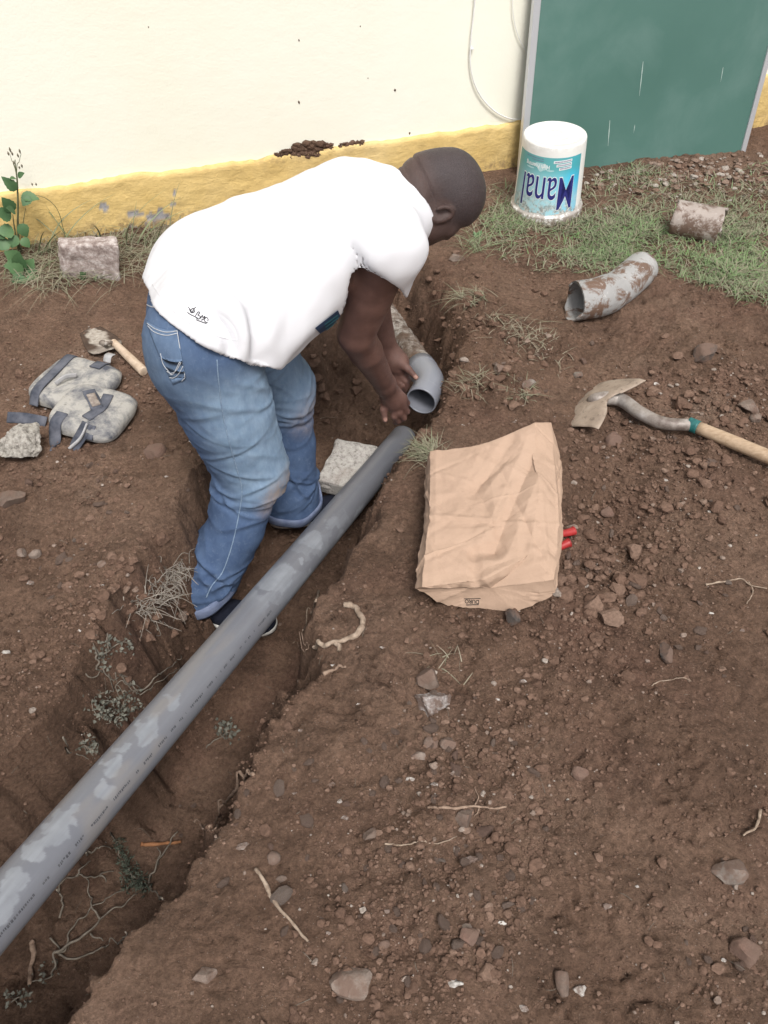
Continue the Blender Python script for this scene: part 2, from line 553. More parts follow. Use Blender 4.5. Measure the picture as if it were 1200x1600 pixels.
# ------------------------------------------------------------------ signed distance modelling
class Sdf:
    def __init__(self, lo, hi, h):
        self.o = np.asarray(lo, float)
        self.h = h
        self.n = np.ceil((np.asarray(hi) - self.o) / h).astype(int) + 1
        self.d = np.full(self.n, 0.15, np.float32)
    def region(self, lo, hi):
        a = np.clip(np.floor((np.asarray(lo) - self.o) / self.h).astype(int), 0, self.n)
        b = np.clip(np.ceil((np.asarray(hi) - self.o) / self.h).astype(int) + 1, 0, self.n)
        sl = tuple(slice(int(i), int(j)) for i, j in zip(a, b))
        ax = [self.o[k] + self.h * np.arange(a[k], b[k]) for k in range(3)]
        return sl, ax[0][:, None, None], ax[1][None, :, None], ax[2][None, None, :]
    def put(self, sl, v, k, op='add'):
        a = self.d[sl]
        v = v.astype(np.float32)
        if op == 'add':
            hh = np.maximum(k - np.abs(a - v), 0) / max(k, 1e-6)
            self.d[sl] = np.minimum(a, v) - hh * hh * k * 0.25
        else:
            v = -v
            hh = np.maximum(k - np.abs(a - v), 0) / max(k, 1e-6)
            self.d[sl] = np.maximum(a, v) + hh * hh * k * 0.25
    def cone(self, a, b, ra, rb, k=0.02, op='add', clip=None):
        a = np.asarray(a, float); b = np.asarray(b, float)
        pad = max(ra, rb) + k + 0.03
        sl, X, Y, Z = self.region(np.minimum(a, b) - pad, np.maximum(a, b) + pad)
        ab = b - a
        L = ab @ ab
        t = np.clip(((X - a[0]) * ab[0] + (Y - a[1]) * ab[1] + (Z - a[2]) * ab[2]) / L, 0, 1)
        v = np.sqrt((X - a[0] - t * ab[0]) ** 2 + (Y - a[1] - t * ab[1]) ** 2 + (Z - a[2] - t * ab[2]) ** 2) - (ra + (rb - ra) * t)
        if clip is not None:
            n, p = clip
            v = np.maximum(v, (X - p[0]) * n[0] + (Y - p[1]) * n[1] + (Z - p[2]) * n[2])
        self.put(sl, v, k, op)
    def ell(self, c, ax, r, k=0.02, op='add'):
        """ellipsoid: ax = 3 orthonormal row vectors, r = radii along them"""
        c = np.asarray(c, float); ax = np.asarray(ax, float); r = np.asarray(r, float)
        ext = np.sqrt(((ax * r[:, None]) ** 2).sum(0)) + k + 0.03
        sl, X, Y, Z = self.region(c - ext, c + ext)
        q = [((X - c[0]) * e[0] + (Y - c[1]) * e[1] + (Z - c[2]) * e[2]) for e in ax]
        k0 = np.sqrt(sum((qi / ri) ** 2 for qi, ri in zip(q, r)))
        k1 = np.sqrt(sum((qi / ri ** 2) ** 2 for qi, ri in zip(q, r))) + 1e-9
        self.put(sl, k0 * (k0 - 1) / k1, k, op)
    def clip(self, n, p):
        sl, X, Y, Z = self.region(self.o, self.o + self.n * self.h)
        v = (X - p[0]) * n[0] + (Y - p[1]) * n[1] + (Z - p[2]) * n[2]
        self.d = np.maximum(self.d, v.astype(np.float32))
    def nets(self):
        d = self.d
        s = d < 0
        c = np.zeros(tuple(self.n - 1), np.uint8)
        for i in (0, 1):
            for j in (0, 1):
                for k in (0, 1):
                    c += s[i:self.n[0] - 1 + i, j:self.n[1] - 1 + j, k:self.n[2] - 1 + k]
        I = np.argwhere((c > 0) & (c < 8))
        num = np.full(c.shape, -1, np.int32)
        num[tuple(I.T)] = np.arange(len(I))
        acc = np.zeros((len(I), 3)); cnt = np.zeros(len(I))
        for ax in range(3):
            o1, o2 = [a for a in range(3) if a != ax]
            for i in (0, 1):
                for j in (0, 1):
                    A = np.zeros(3, int); A[o1] = i; A[o2] = j
                    B = A.copy(); B[ax] = 1
                    va = d[tuple((I + A).T)]; vb = d[tuple((I + B).T)]
                    m = (va < 0) != (vb < 0)
                    t = np.where(m, va / np.where(m, va - vb, 1), 0)
                    pos = np.tile(A.astype(float), (len(I), 1))
                    pos[:, ax] = t
                    acc[m] += pos[m]; cnt[m] += 1
        V = self.o + self.h * (I + acc / cnt[:, None])
        fs = []
        for ax in range(3):
            o1, o2 = (ax + 1) % 3, (ax + 2) % 3
            lo = [slice(None)] * 3; hi = [slice(None)] * 3
            lo[ax] = slice(0, -1); hi[ax] = slice(1, None)
            a, b = s[tuple(lo)], s[tuple(hi)]
            E_ = np.argwhere(a != b)
            E_ = E_[(E_[:, o1] > 0) & (E_[:, o2] > 0) & (E_[:, o1] < self.n[o1] - 1) & (E_[:, o2] < self.n[o2] - 1)]
            e1 = np.zeros(3, int); e1[o1] = 1
            e2 = np.zeros(3, int); e2[o2] = 1
            q = np.stack([num[tuple((E_ - e1 - e2).T)], num[tuple((E_ - e2).T)], num[tuple(E_.T)], num[tuple((E_ - e1).T)]], -1)
            neg = ~s[tuple(E_.T)]
            q[neg] = q[neg][:, ::-1]
            fs.append(q)
        Fq = np.concatenate(fs)
        Fq = Fq[(Fq >= 0).all(1)]
        a, b, c_ = V[Fq[:, 0]], V[Fq[:, 1]], V[Fq[:, 2]]
        if np.einsum('ij,ij->', np.cross(b - a, c_ - a), a - V.mean(0)) < 0:
            Fq = Fq[:, ::-1]
        return V, Fq

def ortho(a, b):
    """rows: a, b made orthogonal to a, a x b"""
    a = nrm(a)
    b = nrm(np.asarray(b, float) - a * np.dot(a, b))
    return np.array([a, b, np.cross(a, b)])

# ------------------------------------------------------------------ the man: joints
RA, LA = np.array([-0.500, 1.402, -0.29]), np.array([-0.300, 1.765, -0.29])
RK, LK = np.array([-0.350, 1.505, 0.097]), np.array([-0.295, 1.790, 0.135])
RH, LH = np.array([-0.395, 1.480, 0.510]), np.array([-0.420, 1.700, 0.510])
PC = (RH + LH) / 2
C7 = np.array([0.045, 1.862, 0.664])
SR, SL = P(606, 385, 1.80), np.array([0.085, 2.030, 0.570])
ER = P(556, 522, 2.04)
WR = P(601, 600, 2.34)
EL = P(578, 450, 2.28)
WL = P(606, 545, 2.46)
HC = P(701, 301, 1.95)
HS = 0.93                       # skull centre
HU = nrm([0.90, 0.30, 0.28])                 # crown
HF = np.array([0.15, -0.10, -0.98]); HF = nrm(HF - HU * (HF @ HU))   # face
HR = np.cross(HF, HU)                        # his right
AX = nrm(C7 - PC)                            # spine
TR = np.array([0.40, -0.90, -0.12]); TR = nrm(TR - AX * (TR @ AX))
TN = np.cross(TR, AX)                        # out of the back
TF = np.array([AX, TR, TN])
PAX = nrm([0.55, 0.22, 0.80])
PF = ortho(PAX, [0.14, -0.99, 0.0])          # rows: up, right, back
PF[2] = np.cross(PF[1], PF[0])

def skin_mat():
    m = NT('skin', 0.45, 0.35)
    arm = m.attr('arm')
    c = m.ramp(m.noise(14, 4, 0.6), [(0.35, (0.058, 0.037, 0.033)), (0.65, (0.080, 0.050, 0.044))])
    c = m.mix(m.math('MULTIPLY', m.attr('scalp'), 0.85), c, m.ramp(m.noise(330, 3, 0.7), [(0.35, (0.030, 0.023, 0.025)), (0.65, (0.060, 0.047, 0.049))]))
    c2 = m.ramp(m.noise(18, 5, 0.6), [(0.3, (0.105, 0.055, 0.045)), (0.65, (0.165, 0.088, 0.071))])
    c = m.mix(arm, c, c2)
    c = m.mix(m.attr('nail'), c, (0.36, 0.21, 0.17))
    m.base(c)
    m.b.inputs['Subsurface Weight'].default_value = 0.06
    m.b.inputs['Subsurface Radius'].default_value = (0.02, 0.008, 0.005)
    m.rough(m.ramp(m.noise(60, 4), [(0.3, 0.36), (0.7, 0.5)]))
    m.bump(m.noise(420, 3, 0.7), 0.0018)
    return m.m

def fabric(name, c1, c2, fine=900, rough=0.9, bump=0.0006):
    m = NT(name, rough, 0.15)
    m.base(m.ramp(m.noise(30, 5), [(0.35, c1), (0.65, c2)]))
    m.bump(m.noise(fine, 2), bump)
    return m.m

def denim_mat():
    m = NT('denim', 0.88, 0.2)
    c = m.ramp(m.noise(30, 6, 0.7, 0.0, stretch=(1, 1, 0.5)), [(0.3, (0.048, 0.080, 0.158)), (0.7, (0.080, 0.125, 0.220))])
    f = m.attr('fade')
    fc = m.ramp(m.noise(40, 6, 0.65), [(0.3, (0.185, 0.275, 0.385)), (0.7, (0.245, 0.335, 0.445))])
    f = m.math('MULTIPLY', f, m.ramp(m.noise(60, 6, 0.7, 0.2, stretch=(1, 1, 0.35)), [(0.30, 0.62), (0.65, 1.0)]))
    c = m.mix(f, c, fc)
    w = m.ramp(m.noise(75, 5, 0.7, 0.6), [(0.54, 0.0), (0.68, 0.5)])
    c = m.mix(m.math('MULTIPLY', w, 0.3), c, (0.30, 0.37, 0.46))
    d = m.math('MULTIPLY', m.attr('dirt'), m.ramp(m.noise(34, 6, 0.7), [(0.32, 0.15), (0.62, 1.0)]))
    c = m.mix(d, c, (0.33, 0.27, 0.24))
    wv = m.n('ShaderNodeTexWave', wave_type='BANDS')
    wv.inputs['Scale'].default_value = 320
    wv.inputs['Distortion'].default_value = 2.5
    m.l(m.coord(), wv.inputs['Vector'])
    c = m.mix(0.22, c, m.ramp(wv.outputs['Fac'], [(0.0, 0.7), (1.0, 1.25)]), 'MULTIPLY')
    m.base(c)
    m.bump(m.noise(700, 2), 0.0006)
    return m.m

SKIN, DENIM = skin_mat(), denim_mat()
def shirt_mat():
    m = NT('white_cotton', 0.9, 0.15)
    m.base((0.66, 0.66, 0.69))
    m.bump(m.noise(900, 2), 0.0004)
    return m.m
COTTON = shirt_mat()

man = thing('person', 'stooping man in white t-shirt and blue jeans fitting a grey pipe elbow in the trench', 'person', (PC[0], PC[1], -0.37))

def relax(V, Fq, wgt, its):
    e = np.concatenate([Fq[:, [0, 1]], Fq[:, [1, 2]], Fq[:, [2, 3]], Fq[:, [3, 0]]])
    deg = np.bincount(e[:, 0], minlength=len(V)) + np.bincount(e[:, 1], minlength=len(V))
    for _ in range(its):
        acc = np.stack([np.bincount(e[:, 0], V[e[:, 1], k], len(V)) + np.bincount(e[:, 1], V[e[:, 0], k], len(V)) for k in range(3)], -1) / deg[:, None]
        V = V + (acc - V) * wgt[:, None]
    return V

# ---- body: head, neck, trunk, arms, hands, legs in one surface
def build_body():
    g = Sdf((-0.62, 1.28, -0.36), (0.34, 2.24, 0.86), 0.0042)
    # trunk (inside the shirt) and legs (inside the jeans)
    g.ell(PC + 0.02 * PAX, PF, (0.11, 0.14, 0.10), 0.03)
    g.ell(PC + 0.42 * (C7 - PC) - 0.03 * TN, TF, (0.17, 0.14, 0.10), 0.05)
    g.ell(PC + 0.72 * (C7 - PC) - 0.05 * TN - 0.05 * TR, TF, (0.16, 0.12, 0.10), 0.05)
    for a, b, ra, rb in ((RH, RK, .07, .05), (RK, RA, .048, .034), (LH, LK, .07, .05), (LK, LA, .048, .034)):
        g.cone(a, b, ra, rb, 0.03)
    # shoulders, arms
    g.cone(SR, SL, 0.06, 0.06, 0.03)
    mR = SR * 0.45 + ER * 0.55
    g.cone(SR, mR, 0.062, 0.056, 0.03)
    g.cone(mR, ER, 0.056, 0.049, 0.006)
    f1 = ER * 0.68 + WR * 0.32
    g.cone(ER, f1, 0.049, 0.046, 0.012)
    g.cone(f1, WR, 0.046, 0.031, 0.006)
    g.cone(SL, EL, 0.056, 0.043, 0.03)
    f2 = EL * 0.68 + WL * 0.32
    g.cone(EL, f2, 0.043, 0.042, 0.012)
    g.cone(f2, WL, 0.042, 0.028, 0.006)
    # neck and skull
    nb = HC - 0.045 * HU - 0.050 * HF
    g.cone(C7 - 0.05 * TN - 0.05 * AX, nb, 0.072, 0.064, 0.035)
    g.cone(C7 - 0.085 * TN + 0.01 * AX, HC - 0.06 * HU + 0.01 * HF, 0.062, 0.055, 0.03)
    hF, hR, hU = HF * HS, HR * HS, HU * HS
    hf = np.array([HF, HR, HU]) 
    g.ell(HC - 0.014 * hF + 0.006 * hU, hf, np.array((0.096, 0.079, 0.089)) * HS, 0.03)
    g.ell(HC + 0.024 * hF + 0.012 * hU, hf, np.array((0.070, 0.070, 0.070)) * HS, 0.04)     # forehead
    g.ell(HC + 0.050 * hF - 0.066 * hU, hf, np.array((0.052, 0.058, 0.055)) * HS, 0.04)     # cheeks, jaw
    g.ell(HC + 0.068 * hF - 0.098 * hU, hf, np.array((0.022, 0.028, 0.019)) * HS, 0.03)     # chin
    for sgn in (1, -1):
        g.ell(HC + 0.030 * hF + sgn * 0.055 * hR - 0.075 * hU, hf, np.array((0.035, 0.016, 0.025)) * HS, 0.03)   # jaw angle
        g.ell(HC + 0.074 * hF + sgn * 0.036 * hR - 0.036 * hU, hf, np.array((0.018, 0.022, 0.015)) * HS, 0.02)   # cheekbone
        g.ell(HC + 0.090 * hF + sgn * 0.031 * hR + 0.000 * hU, hf, np.array((0.012, 0.017, 0.010)) * HS, 0.01, 'sub')   # eye sockets
        g.ell(HC + 0.076 * hF + sgn * 0.031 * hR - 0.001 * hU, hf, np.array((0.012, 0.012, 0.012)) * HS, 0.004)  # eyes
        g.cone(HC + 0.083 * hF + sgn * 0.012 * hR + 0.018 * hU, HC + 0.072 * hF + sgn * 0.048 * hR + 0.018 * hU, 0.007, 0.006, 0.012)  # brow
    g.cone(HC + 0.088 * hF + 0.002 * hU, HC + 0.104 * hF - 0.036 * hU, 0.007, 0.013, 0.012)       # nose
    for sgn in (1, -1):
        g.ell(HC + 0.094 * hF + sgn * 0.014 * hR - 0.038 * hU, hf, np.array((0.009, 0.009, 0.008)) * HS, 0.008)
    g.cone(HC + 0.086 * hF - 0.020 * hR - 0.063 * hU, HC + 0.086 * hF + 0.020 * hR - 0.063 * hU, 0.008, 0.008, 0.012)  # lips
    g.cone(HC + 0.084 * hF - 0.018 * hR - 0.075 * hU, HC + 0.084 * hF + 0.018 * hR - 0.075 * hU, 0.008, 0.008, 0.012)
    g.cone(HC + 0.097 * hF - 0.020 * hR - 0.069 * hU, HC + 0.097 * hF + 0.020 * hR - 0.069 * hU, 0.003, 0.003, 0.004, 'sub')
    # ears
    for sgn in (1, -1):
        ec = HC + sgn * 0.077 * hR + 0.014 * hF - 0.054 * hU
        tilt = nrm(sgn * hR * 0.85 - hF * 0.5)
        ring = []
        for t in np.linspace(-0.2, 4.6, 12):
            ring.append(ec + tilt * (0.010 + 0.004 * math.cos(t)) + (math.sin(t) * 0.029) * hU - (math.cos(t + 0.3) * 0.017) * hF)
        g.ell(ec, np.array([nrm(HF + tilt * 0.5), nrm(np.cross(HU, HF + tilt * 0.5)), HU]), (0.017, 0.010, 0.028), 0.008)
        for a, b in zip(ring[:-1], ring[1:]):
            g.cone(a, b, 0.0052, 0.0052, 0.003)
        g.ell(ec + tilt * 0.013 + 0.002 * hF + 0.002 * hU, np.array([HF, np.cross(HU, HF), HU]), (0.008, 0.008, 0.013), 0.006, 'sub')
    # right fist, closed on the lip of the elbow
    pc = P(614, 624, 2.425)
    g.cone(WR, pc, 0.029, 0.034, 0.02)
    g.ell(pc, ortho(pc - WR, [1, -0.3, 0.2]), (0.042, 0.040, 0.026), 0.02)
    kn = [P(630, 622, 2.425), P(629, 634, 2.43), P(624, 644, 2.44), P(616, 650, 2.45)]
    md = [P(636, 630, 2.455), P(636, 643, 2.46), P(631, 653, 2.47), P(622, 658, 2.48)]
    tp = [P(631, 637, 2.485), P(630, 648, 2.49), P(625, 656, 2.495), P(617, 660, 2.50)]
    for k, m_, t in zip(kn, md, tp):
        g.cone(pc, k, 0.016, 0.0115, 0.010)
        g.cone(k, m_, 0.0112, 0.0100, 0.004)
        g.cone(m_, t, 0.0100, 0.0085, 0.003)
    th = [P(605, 622, 2.42), P(599, 640, 2.425), P(602, 656, 2.44)]
    g.cone(th[0], th[1], 0.0145, 0.0115, 0.008)
    g.cone(th[1], th[2], 0.0110, 0.0090, 0.003)
    # left hand: thumb along the top of the elbow, fingers round its side
    pl = P(620, 566, 2.475)
    g.cone(WL, pl, 0.028, 0.030, 0.02)
    g.ell(pl, ortho(pl - WL, [1, 0.3, 0.2]), (0.040, 0.036, 0.024), 0.02)
    t0, t1, t2 = P(626, 567, 2.455), P(638, 577, 2.455), P(650, 590, 2.462)
    g.cone(pl, t0, 0.018, 0.016, 0.012)
    g.cone(t0, t1, 0.0145, 0.0115, 0.006)
    g.cone(t1, t2, 0.0112, 0.0085, 0.003)
    for i, (u, v) in enumerate(((634, 588), (632, 597), (628, 604), (622, 609))):
        k = P(u - 8, v - 12, 2.485 + 0.008 * i)
        m_ = P(u + 1, v - 2, 2.49 + 0.008 * i)
        g.cone(pl, k, 0.015, 0.011, 0.01)
        g.cone(k, m_, 0.011, 0.0095, 0.004)
        g.cone(m_, P(u + 5, v + 6, 2.515 + 0.008 * i), 0.0095, 0.008, 0.003)
    V, Fq = g.nets()
    me = mesh_from('body', V, Fq)
    N = normals_of(me)
    rel = V - HC
    hu, hr, hfv = rel @ HU, rel @ HR, rel @ HF
    nape = sst(0.0, -0.05, hfv) * (np.linalg.norm(rel, axis=1) < 0.17)
    for off, dep, w in ((-0.058, 0.0040, 0.0038), (-0.088, 0.0024, 0.0036)):
        x = hu - off + 0.006 * np.sin(hr * 28) - 0.10 * hr
        V = V - N * (nape * dep * np.exp(-(x / w) ** 2) - nape * dep * 0.25 * np.exp(-((x - 0.012) / 0.009) ** 2))[:, None]
    for cen_, rr_, its in ((ER, 0.075, 40), (SR * 0.5 + ER * 0.5, 0.07, 15), (ER * 0.5 + WR * 0.5, 0.06, 20)):
        V = relax(V, Fq, np.exp(-(((V - cen_) / rr_) ** 2).sum(1)), its)
    me.vertices.foreach_set('co', V.astype(np.float32).ravel())
    me.update()
    o = link('body', me, SKIN, man)
    # colour zones that belong to the skin itself
    def seg(a, b, p):
        ab = b - a
        t = np.clip(((p - a) @ ab) / (ab @ ab), 0, 1)
        return np.linalg.norm(p - a - t[:, None] * ab, axis=1)
    dist = np.minimum.reduce([seg(SR, ER, V), seg(ER, WR, V), seg(WR, kn[3], V), seg(EL, WL, V), seg(WL, t2, V)])
    set_attr(o.data, 'arm', sst(0.13, 0.05, dist))
    nail = np.zeros(len(V))
    for tip, nr in ((t2, 0.0095), (th[2], 0.0085)):
        nail = np.maximum(nail, sst(nr, nr * 0.6, np.linalg.norm(V - (tip + np.array([0, -0.006, 0.006])), axis=1)))
    set_attr(o.data, 'nail', nail)
    sc_ = sst(-0.075, -0.010, hu + 0.25 * np.maximum(hfv, 0) * 0 - 0.9 * np.maximum(hfv - 0.03, 0)) * (np.linalg.norm(rel, axis=1) < 0.15)
    ear = np.minimum.reduce([np.linalg.norm(V - (HC + s_ * 0.082 * HR + 0.010 * HF - 0.050 * HU), axis=1) for s_ in (1, -1)])
    set_attr(o.data, 'scalp', sc_ * sst(0.030, 0.042, ear))
    return o
body = build_body()

# ---- t-shirt
def build_shirt():
    lo, hi, h = (-0.66, 1.30, 0.20), (0.24, 2.22, 0.90), 0.0046
    hemn = nrm(sp_hem_n)
    def fill(g, grow, cut):
        e = grow
        g.ell(PC + 0.045 * AX - 0.016 * TN - 0.005 * TR, TF, (0.190 + e, 0.215 + e, 0.152 + e), 0.06)
        g.ell(PC + 0.36 * (C7 - PC) - 0.020 * TN - 0.018 * TR - 0.01 * AX, TF, (0.215 + e, 0.190 + e, 0.170 + e), 0.07)
        g.ell(PC + 0.68 * (C7 - PC) - 0.040 * TN - 0.070 * TR + 0.01 * AX, TF, (0.195 + e, 0.145 + e, 0.142 + e), 0.05)
        g.ell(PC - 0.02 * PAX - 0.005 * PF[2], PF, (0.166 + e, 0.190 + e, 0.124 + e), 0.03)
        for hj, kj in ((RH, RK), (LH, LK)):
            g.cone(hj + 0.02 * PAX + 0.012 * AX, hj * 0.7 + kj * 0.3, 0.131 + e, 0.130 + e, 0.05)
        g.cone(SR + 0.02 * TN - 0.02 * AX, SL + 0.02 * TN - 0.02 * AX, 0.078 + e, 0.078 + e, 0.06)
        g.cone(C7 - 0.09 * AX - 0.05 * TN, C7 - 0.055 * TN + 0.005 * AX, 0.09 + e, 0.072 + e, 0.06)
        for s, el, sg in ((SR, ER, 1), (SL, EL, -1)):
            a = nrm(el - s)
            end = s + 0.235 * a
            hn = nrm(np.cross(ray(600, 412), [0.56, -0.597, -0.577])) if sg > 0 else a
            hn = hn * np.sign(hn @ a)
            hp = P(598, 412, 1.86) if sg > 0 else s + 0.165 * a
            g.cone(s, end, 0.086 + e, 0.088 + e, 0.05, clip=(hn, hp) if cut else None)
    g = Sdf(lo, hi, h)
    fill(g, 0.0, True)
    q = Sdf(lo, hi, h)
    fill(q, -0.0095, False)
    # keep the cut only where the sleeve is; then a shell, open at the hem
    g.d = np.maximum(g.d, -q.d)
    g.clip(hemn, sp_hem_p)
    cn = nrm(AX + 0.15 * TN)
    g.clip(cn, C7 + 0.024 * AX)
    V, Fq = g.nets()
    me = mesh_from('shirt', V, Fq)
    N = normals_of(me)
    tt_ = np.clip((V - PC) @ AX, -0.1, 0.6)
    ctr = PC - 0.03 * TN + tt_[:, None] * AX
    N = N * np.where(((V - ctr) * N).sum(1) < 0, -1.0, 1.0)[:, None]      # both faces of the cloth move the same way
    # folds: soft drape, pulls from the armpit, bunching over the right hip
    q = (V - PC) @ TF.T
    st = np.stack([q[:, 0] * 5, q[:, 1] * 14, q[:, 2] * 7], -1)
    dsp = 0.0042 * fbm(st, 1.0, 3, 5)
    dr_ = np.sin(q @ nrm([0.62, 0.55, -0.35]) * 62 + 2.6 * vnoise(V, 6, 17))
    dsp = dsp + 0.0030 * np.sign(dr_) * np.abs(dr_) ** 1.5 * sst(-0.2, 0.3, vnoise(V, 7, 21))
    hip = np.exp(-(((V - P(375, 500, 1.62)) / 0.10) ** 2).sum(1))
    u = q @ nrm([0.55, -0.5, -0.6])
    wv_ = np.sin(u * 80 + 2.4 * vnoise(V, 9, 3))
    dsp = dsp + hip * (0.016 * np.sign(wv_) * np.abs(wv_) ** 0.75 - 0.006)
    pit = np.exp(-(((V - P(560, 400, 1.80)) / 0.11) ** 2).sum(1))
    w = q @ nrm([0.75, 0.2, -0.6])
    dsp = dsp + pit * 0.0022 * np.sin(w * 70 + 1.5 * vnoise(V, 8, 9))
    bel = np.exp(-(((V - P(450, 520, 1.70)) / 0.13) ** 2).sum(1))
    dsp = dsp + bel * 0.006 * np.sin((q @ nrm([0.3, 0.9, 0.2])) * 70 + 2 * vnoise(V, 7, 13))
    V = V + N * dsp[:, None]
    # relax the cloth, most of all where the sleeve is set in
    V = relax(V, Fq, np.full(len(V), 0.5), 3)
    V = relax(V, Fq, np.exp(-(((V - P(568, 392, 1.80)) / 0.075) ** 2).sum(1)), 45)
    me.vertices.foreach_set('co', V.astype(np.float32).ravel())
    me.update()
    return link('shirt', me, COTTON, man)

sp_hem_p = P(330, 548, 1.62)
sp_hem_n = np.cross(P(238, 468, 1.70) - sp_hem_p, P(425, 580, 1.74) - sp_hem_p)
sp_hem_n = sp_hem_n * np.sign(sp_hem_n @ (RK - RH))
shirt = build_shirt()

# ---- jeans
def build_jeans():
    g = Sdf((-0.68, 1.22, -0.36), (0.0, 1.98, 0.74), 0.0048)
    g.ell(PC - 0.02 * PAX - 0.005 * PF[2], PF, (0.160, 0.172, 0.112), 0.05)
    for hj, sg in ((RH, 1), (LH, -1)):
        g.ell(PC + sg * 0.085 * PF[1] - 0.060 * PAX + 0.000 * PF[2], PF, (0.112, 0.095, 0.088), 0.05)   # seat
    for hj, kj, aj, sg in ((RH, RK, RA, 1), (LH, LK, LA, -1)):
        mid = hj * 0.5 + kj * 0.5
        fw = np.array([0.018, 0.004, 0.0])
        g.cone(hj, mid, 0.118, 0.109, 0.05)
        g.cone(mid, kj + fw * 0.5, 0.109, 0.093, 0.010)
        g.ell(kj + fw, np.eye(3), (0.080, 0.080, 0.10), 0.025)
        s1 = kj * 0.55 + aj * 0.45 + fw * 1.1
        hem = aj + np.array([-0.016 if sg > 0 else 0.004, 0, 0.02])
        g.cone(kj, s1, 0.088, 0.075, 0.020)
        g.cone(s1, hem, 0.075, 0.088, 0.010)
        g.cone(hem + np.array([0, 0, 0.03]), hem - np.array([0, 0, 0.03]), 0.086, 0.096, 0.03)
        hn = nrm(np.array([0.22 if sg > 0 else -0.10, -0.02 if sg > 0 else 0.16, -1.0]))
        sl, X, Y, Z = g.region(aj - 0.2, aj + np.array([0.2, 0.2, 0.13]))
        p = aj + np.array([0, 0, 0.014])
        cut = ((X - p[0]) * hn[0] + (Y - p[1]) * hn[1] + (Z - p[2]) * hn[2]).astype(np.float32)
        g.d[sl] = np.maximum(g.d[sl], cut)
    V, Fq = g.nets()
    me = mesh_from('jeans', V, Fq)
    N = normals_of(me)
    dsp = 0.0014 * fbm(V, 16, 3, 3)
    # creases gather behind and round the knees, under the seat, and above the hems
    for kj, aj, hj, s in ((RK, RA, RH, 1), (LK, LA, LH, 2)):
        d1 = nrm(aj - hj)
        rg = np.random.default_rng(40 + s)
        for c, rr_, amp, cnt_ in ((kj + 0.05 * d1, 0.10, 0.0062, 22), (kj - 0.07 * d1, 0.09, 0.0045, 14), (hj * 0.72 + kj * 0.28, 0.10, 0.0052, 16), (aj + np.array([0, 0, 0.11]), 0.08, 0.0070, 18), (hj * 0.45 + kj * 0.55, 0.12, 0.0035, 14)):
            for _ in range(cnt_):
                p0 = c + d1 * rg.normal(0, rr_ * 0.5)
                tl = nrm(d1 + rg.normal(0, 0.45, 3))
                az = rg.uniform(0, 6.28)
                e1 = nrm(np.cross(d1, [0.3, 0.9, 0.1])); e2 = np.cross(d1, e1)
                rad_ = math.cos(az) * e1 + math.sin(az) * e2
                rel = V - p0
                x = rel @ tl + 0.008 * vnoise(V, 14, int(rg.integers(1, 99)))
                side = np.exp(-(((rel - rad_ * 0.08) ** 2).sum(1)) / rg.uniform(0.05, 0.10) ** 2)
                wd_ = rg.uniform(0.005, 0.009)
                near_ = np.exp(-(x / 0.05) ** 2)
                dsp = dsp + amp * side * near_ * (np.exp(-np.abs(x) / wd_) - 0.55 * np.exp(-((x - 1.9 * wd_) / (1.4 * wd_)) ** 2))
    V2 = V + N * dsp[:, None]
    me.vertices.foreach_set('co', V2.astype(np.float32).ravel())
    me.update()
    o = link('jeans', me, DENIM, man)
    # fade along the front of the thighs, mud on the knees (wear that belongs to the cloth)
    fwd = nrm([0.95, -0.25, 0.1])
    fade = np.zeros(len(V)); dirt = np.zeros(len(V))
    for hj, kj, aj, s in ((RH, RK, RA, 1.0), (LH, LK, LA, 0.7)):
        ab = kj - hj
        t = ((V - hj) @ ab) / (ab @ ab)
        tc = np.clip(t, 0, 1)
        rel = V - hj - tc[:, None] * ab
        near = np.linalg.norm(rel, axis=1) < 0.17
        front = sst(-0.06, 0.07, rel @ fwd)
        fade = np.maximum(fade, s * near * front * sst(-0.05, 0.25, t) * sst(1.22, 0.95, t))
        kd = np.linalg.norm((V - (kj + np.array([0.08, -0.02, -0.05]))) / np.array([0.075, 0.10, 0.085]), axis=1)
        dirt = np.maximum(dirt, sst(1.25, 0.35, kd) * (1.0 if s == 1.0 else 0.5))
    seat = np.exp(-(((V - (RH + np.array([-0.08, -0.06, -0.02]))) / 0.09) ** 2).sum(1))
    set_attr(me, 'fade', np.clip(fade + 0.5 * seat, 0, 1))
    set_attr(me, 'dirt', dirt)
    return o
jeans = build_jeans()

def bvh_of(o):
    me = o.data
    return BVHTree.FromPolygons([tuple(v) for v in coords_of(me)], [tuple(p.vertices) for p in me.polygons])
JB, SB = bvh_of(jeans), bvh_of(shirt)

def on_surface(bvh, pts, lift):
    """pixel polyline -> points lying on a surface"""
    out = []
    for u, v in pts:
        h = bvh.ray_cast(Vector(CAMP), Vector(ray(u, v)).normalized())
        if h[0] is not None:
            out.append(np.array(h[0]) + lift * np.array(h[1]) * (1 if h[1].dot(Vector(ray(u, v))) < 0 else -1))
    return np.array(out)

def stitch(name, bvh, pix, r, mat, parent, n=60, lift=0.0008, seg=6):
    px = spline(np.array([(u, v, 0) for u, v in pix]), n)[:, :2]
    p = on_surface(bvh, px, lift)
    ps = p.copy()
    ps[1:-1] = (p[:-2] + p[1:-1] * 2 + p[2:]) / 4
    return tube(ps, r, seg)

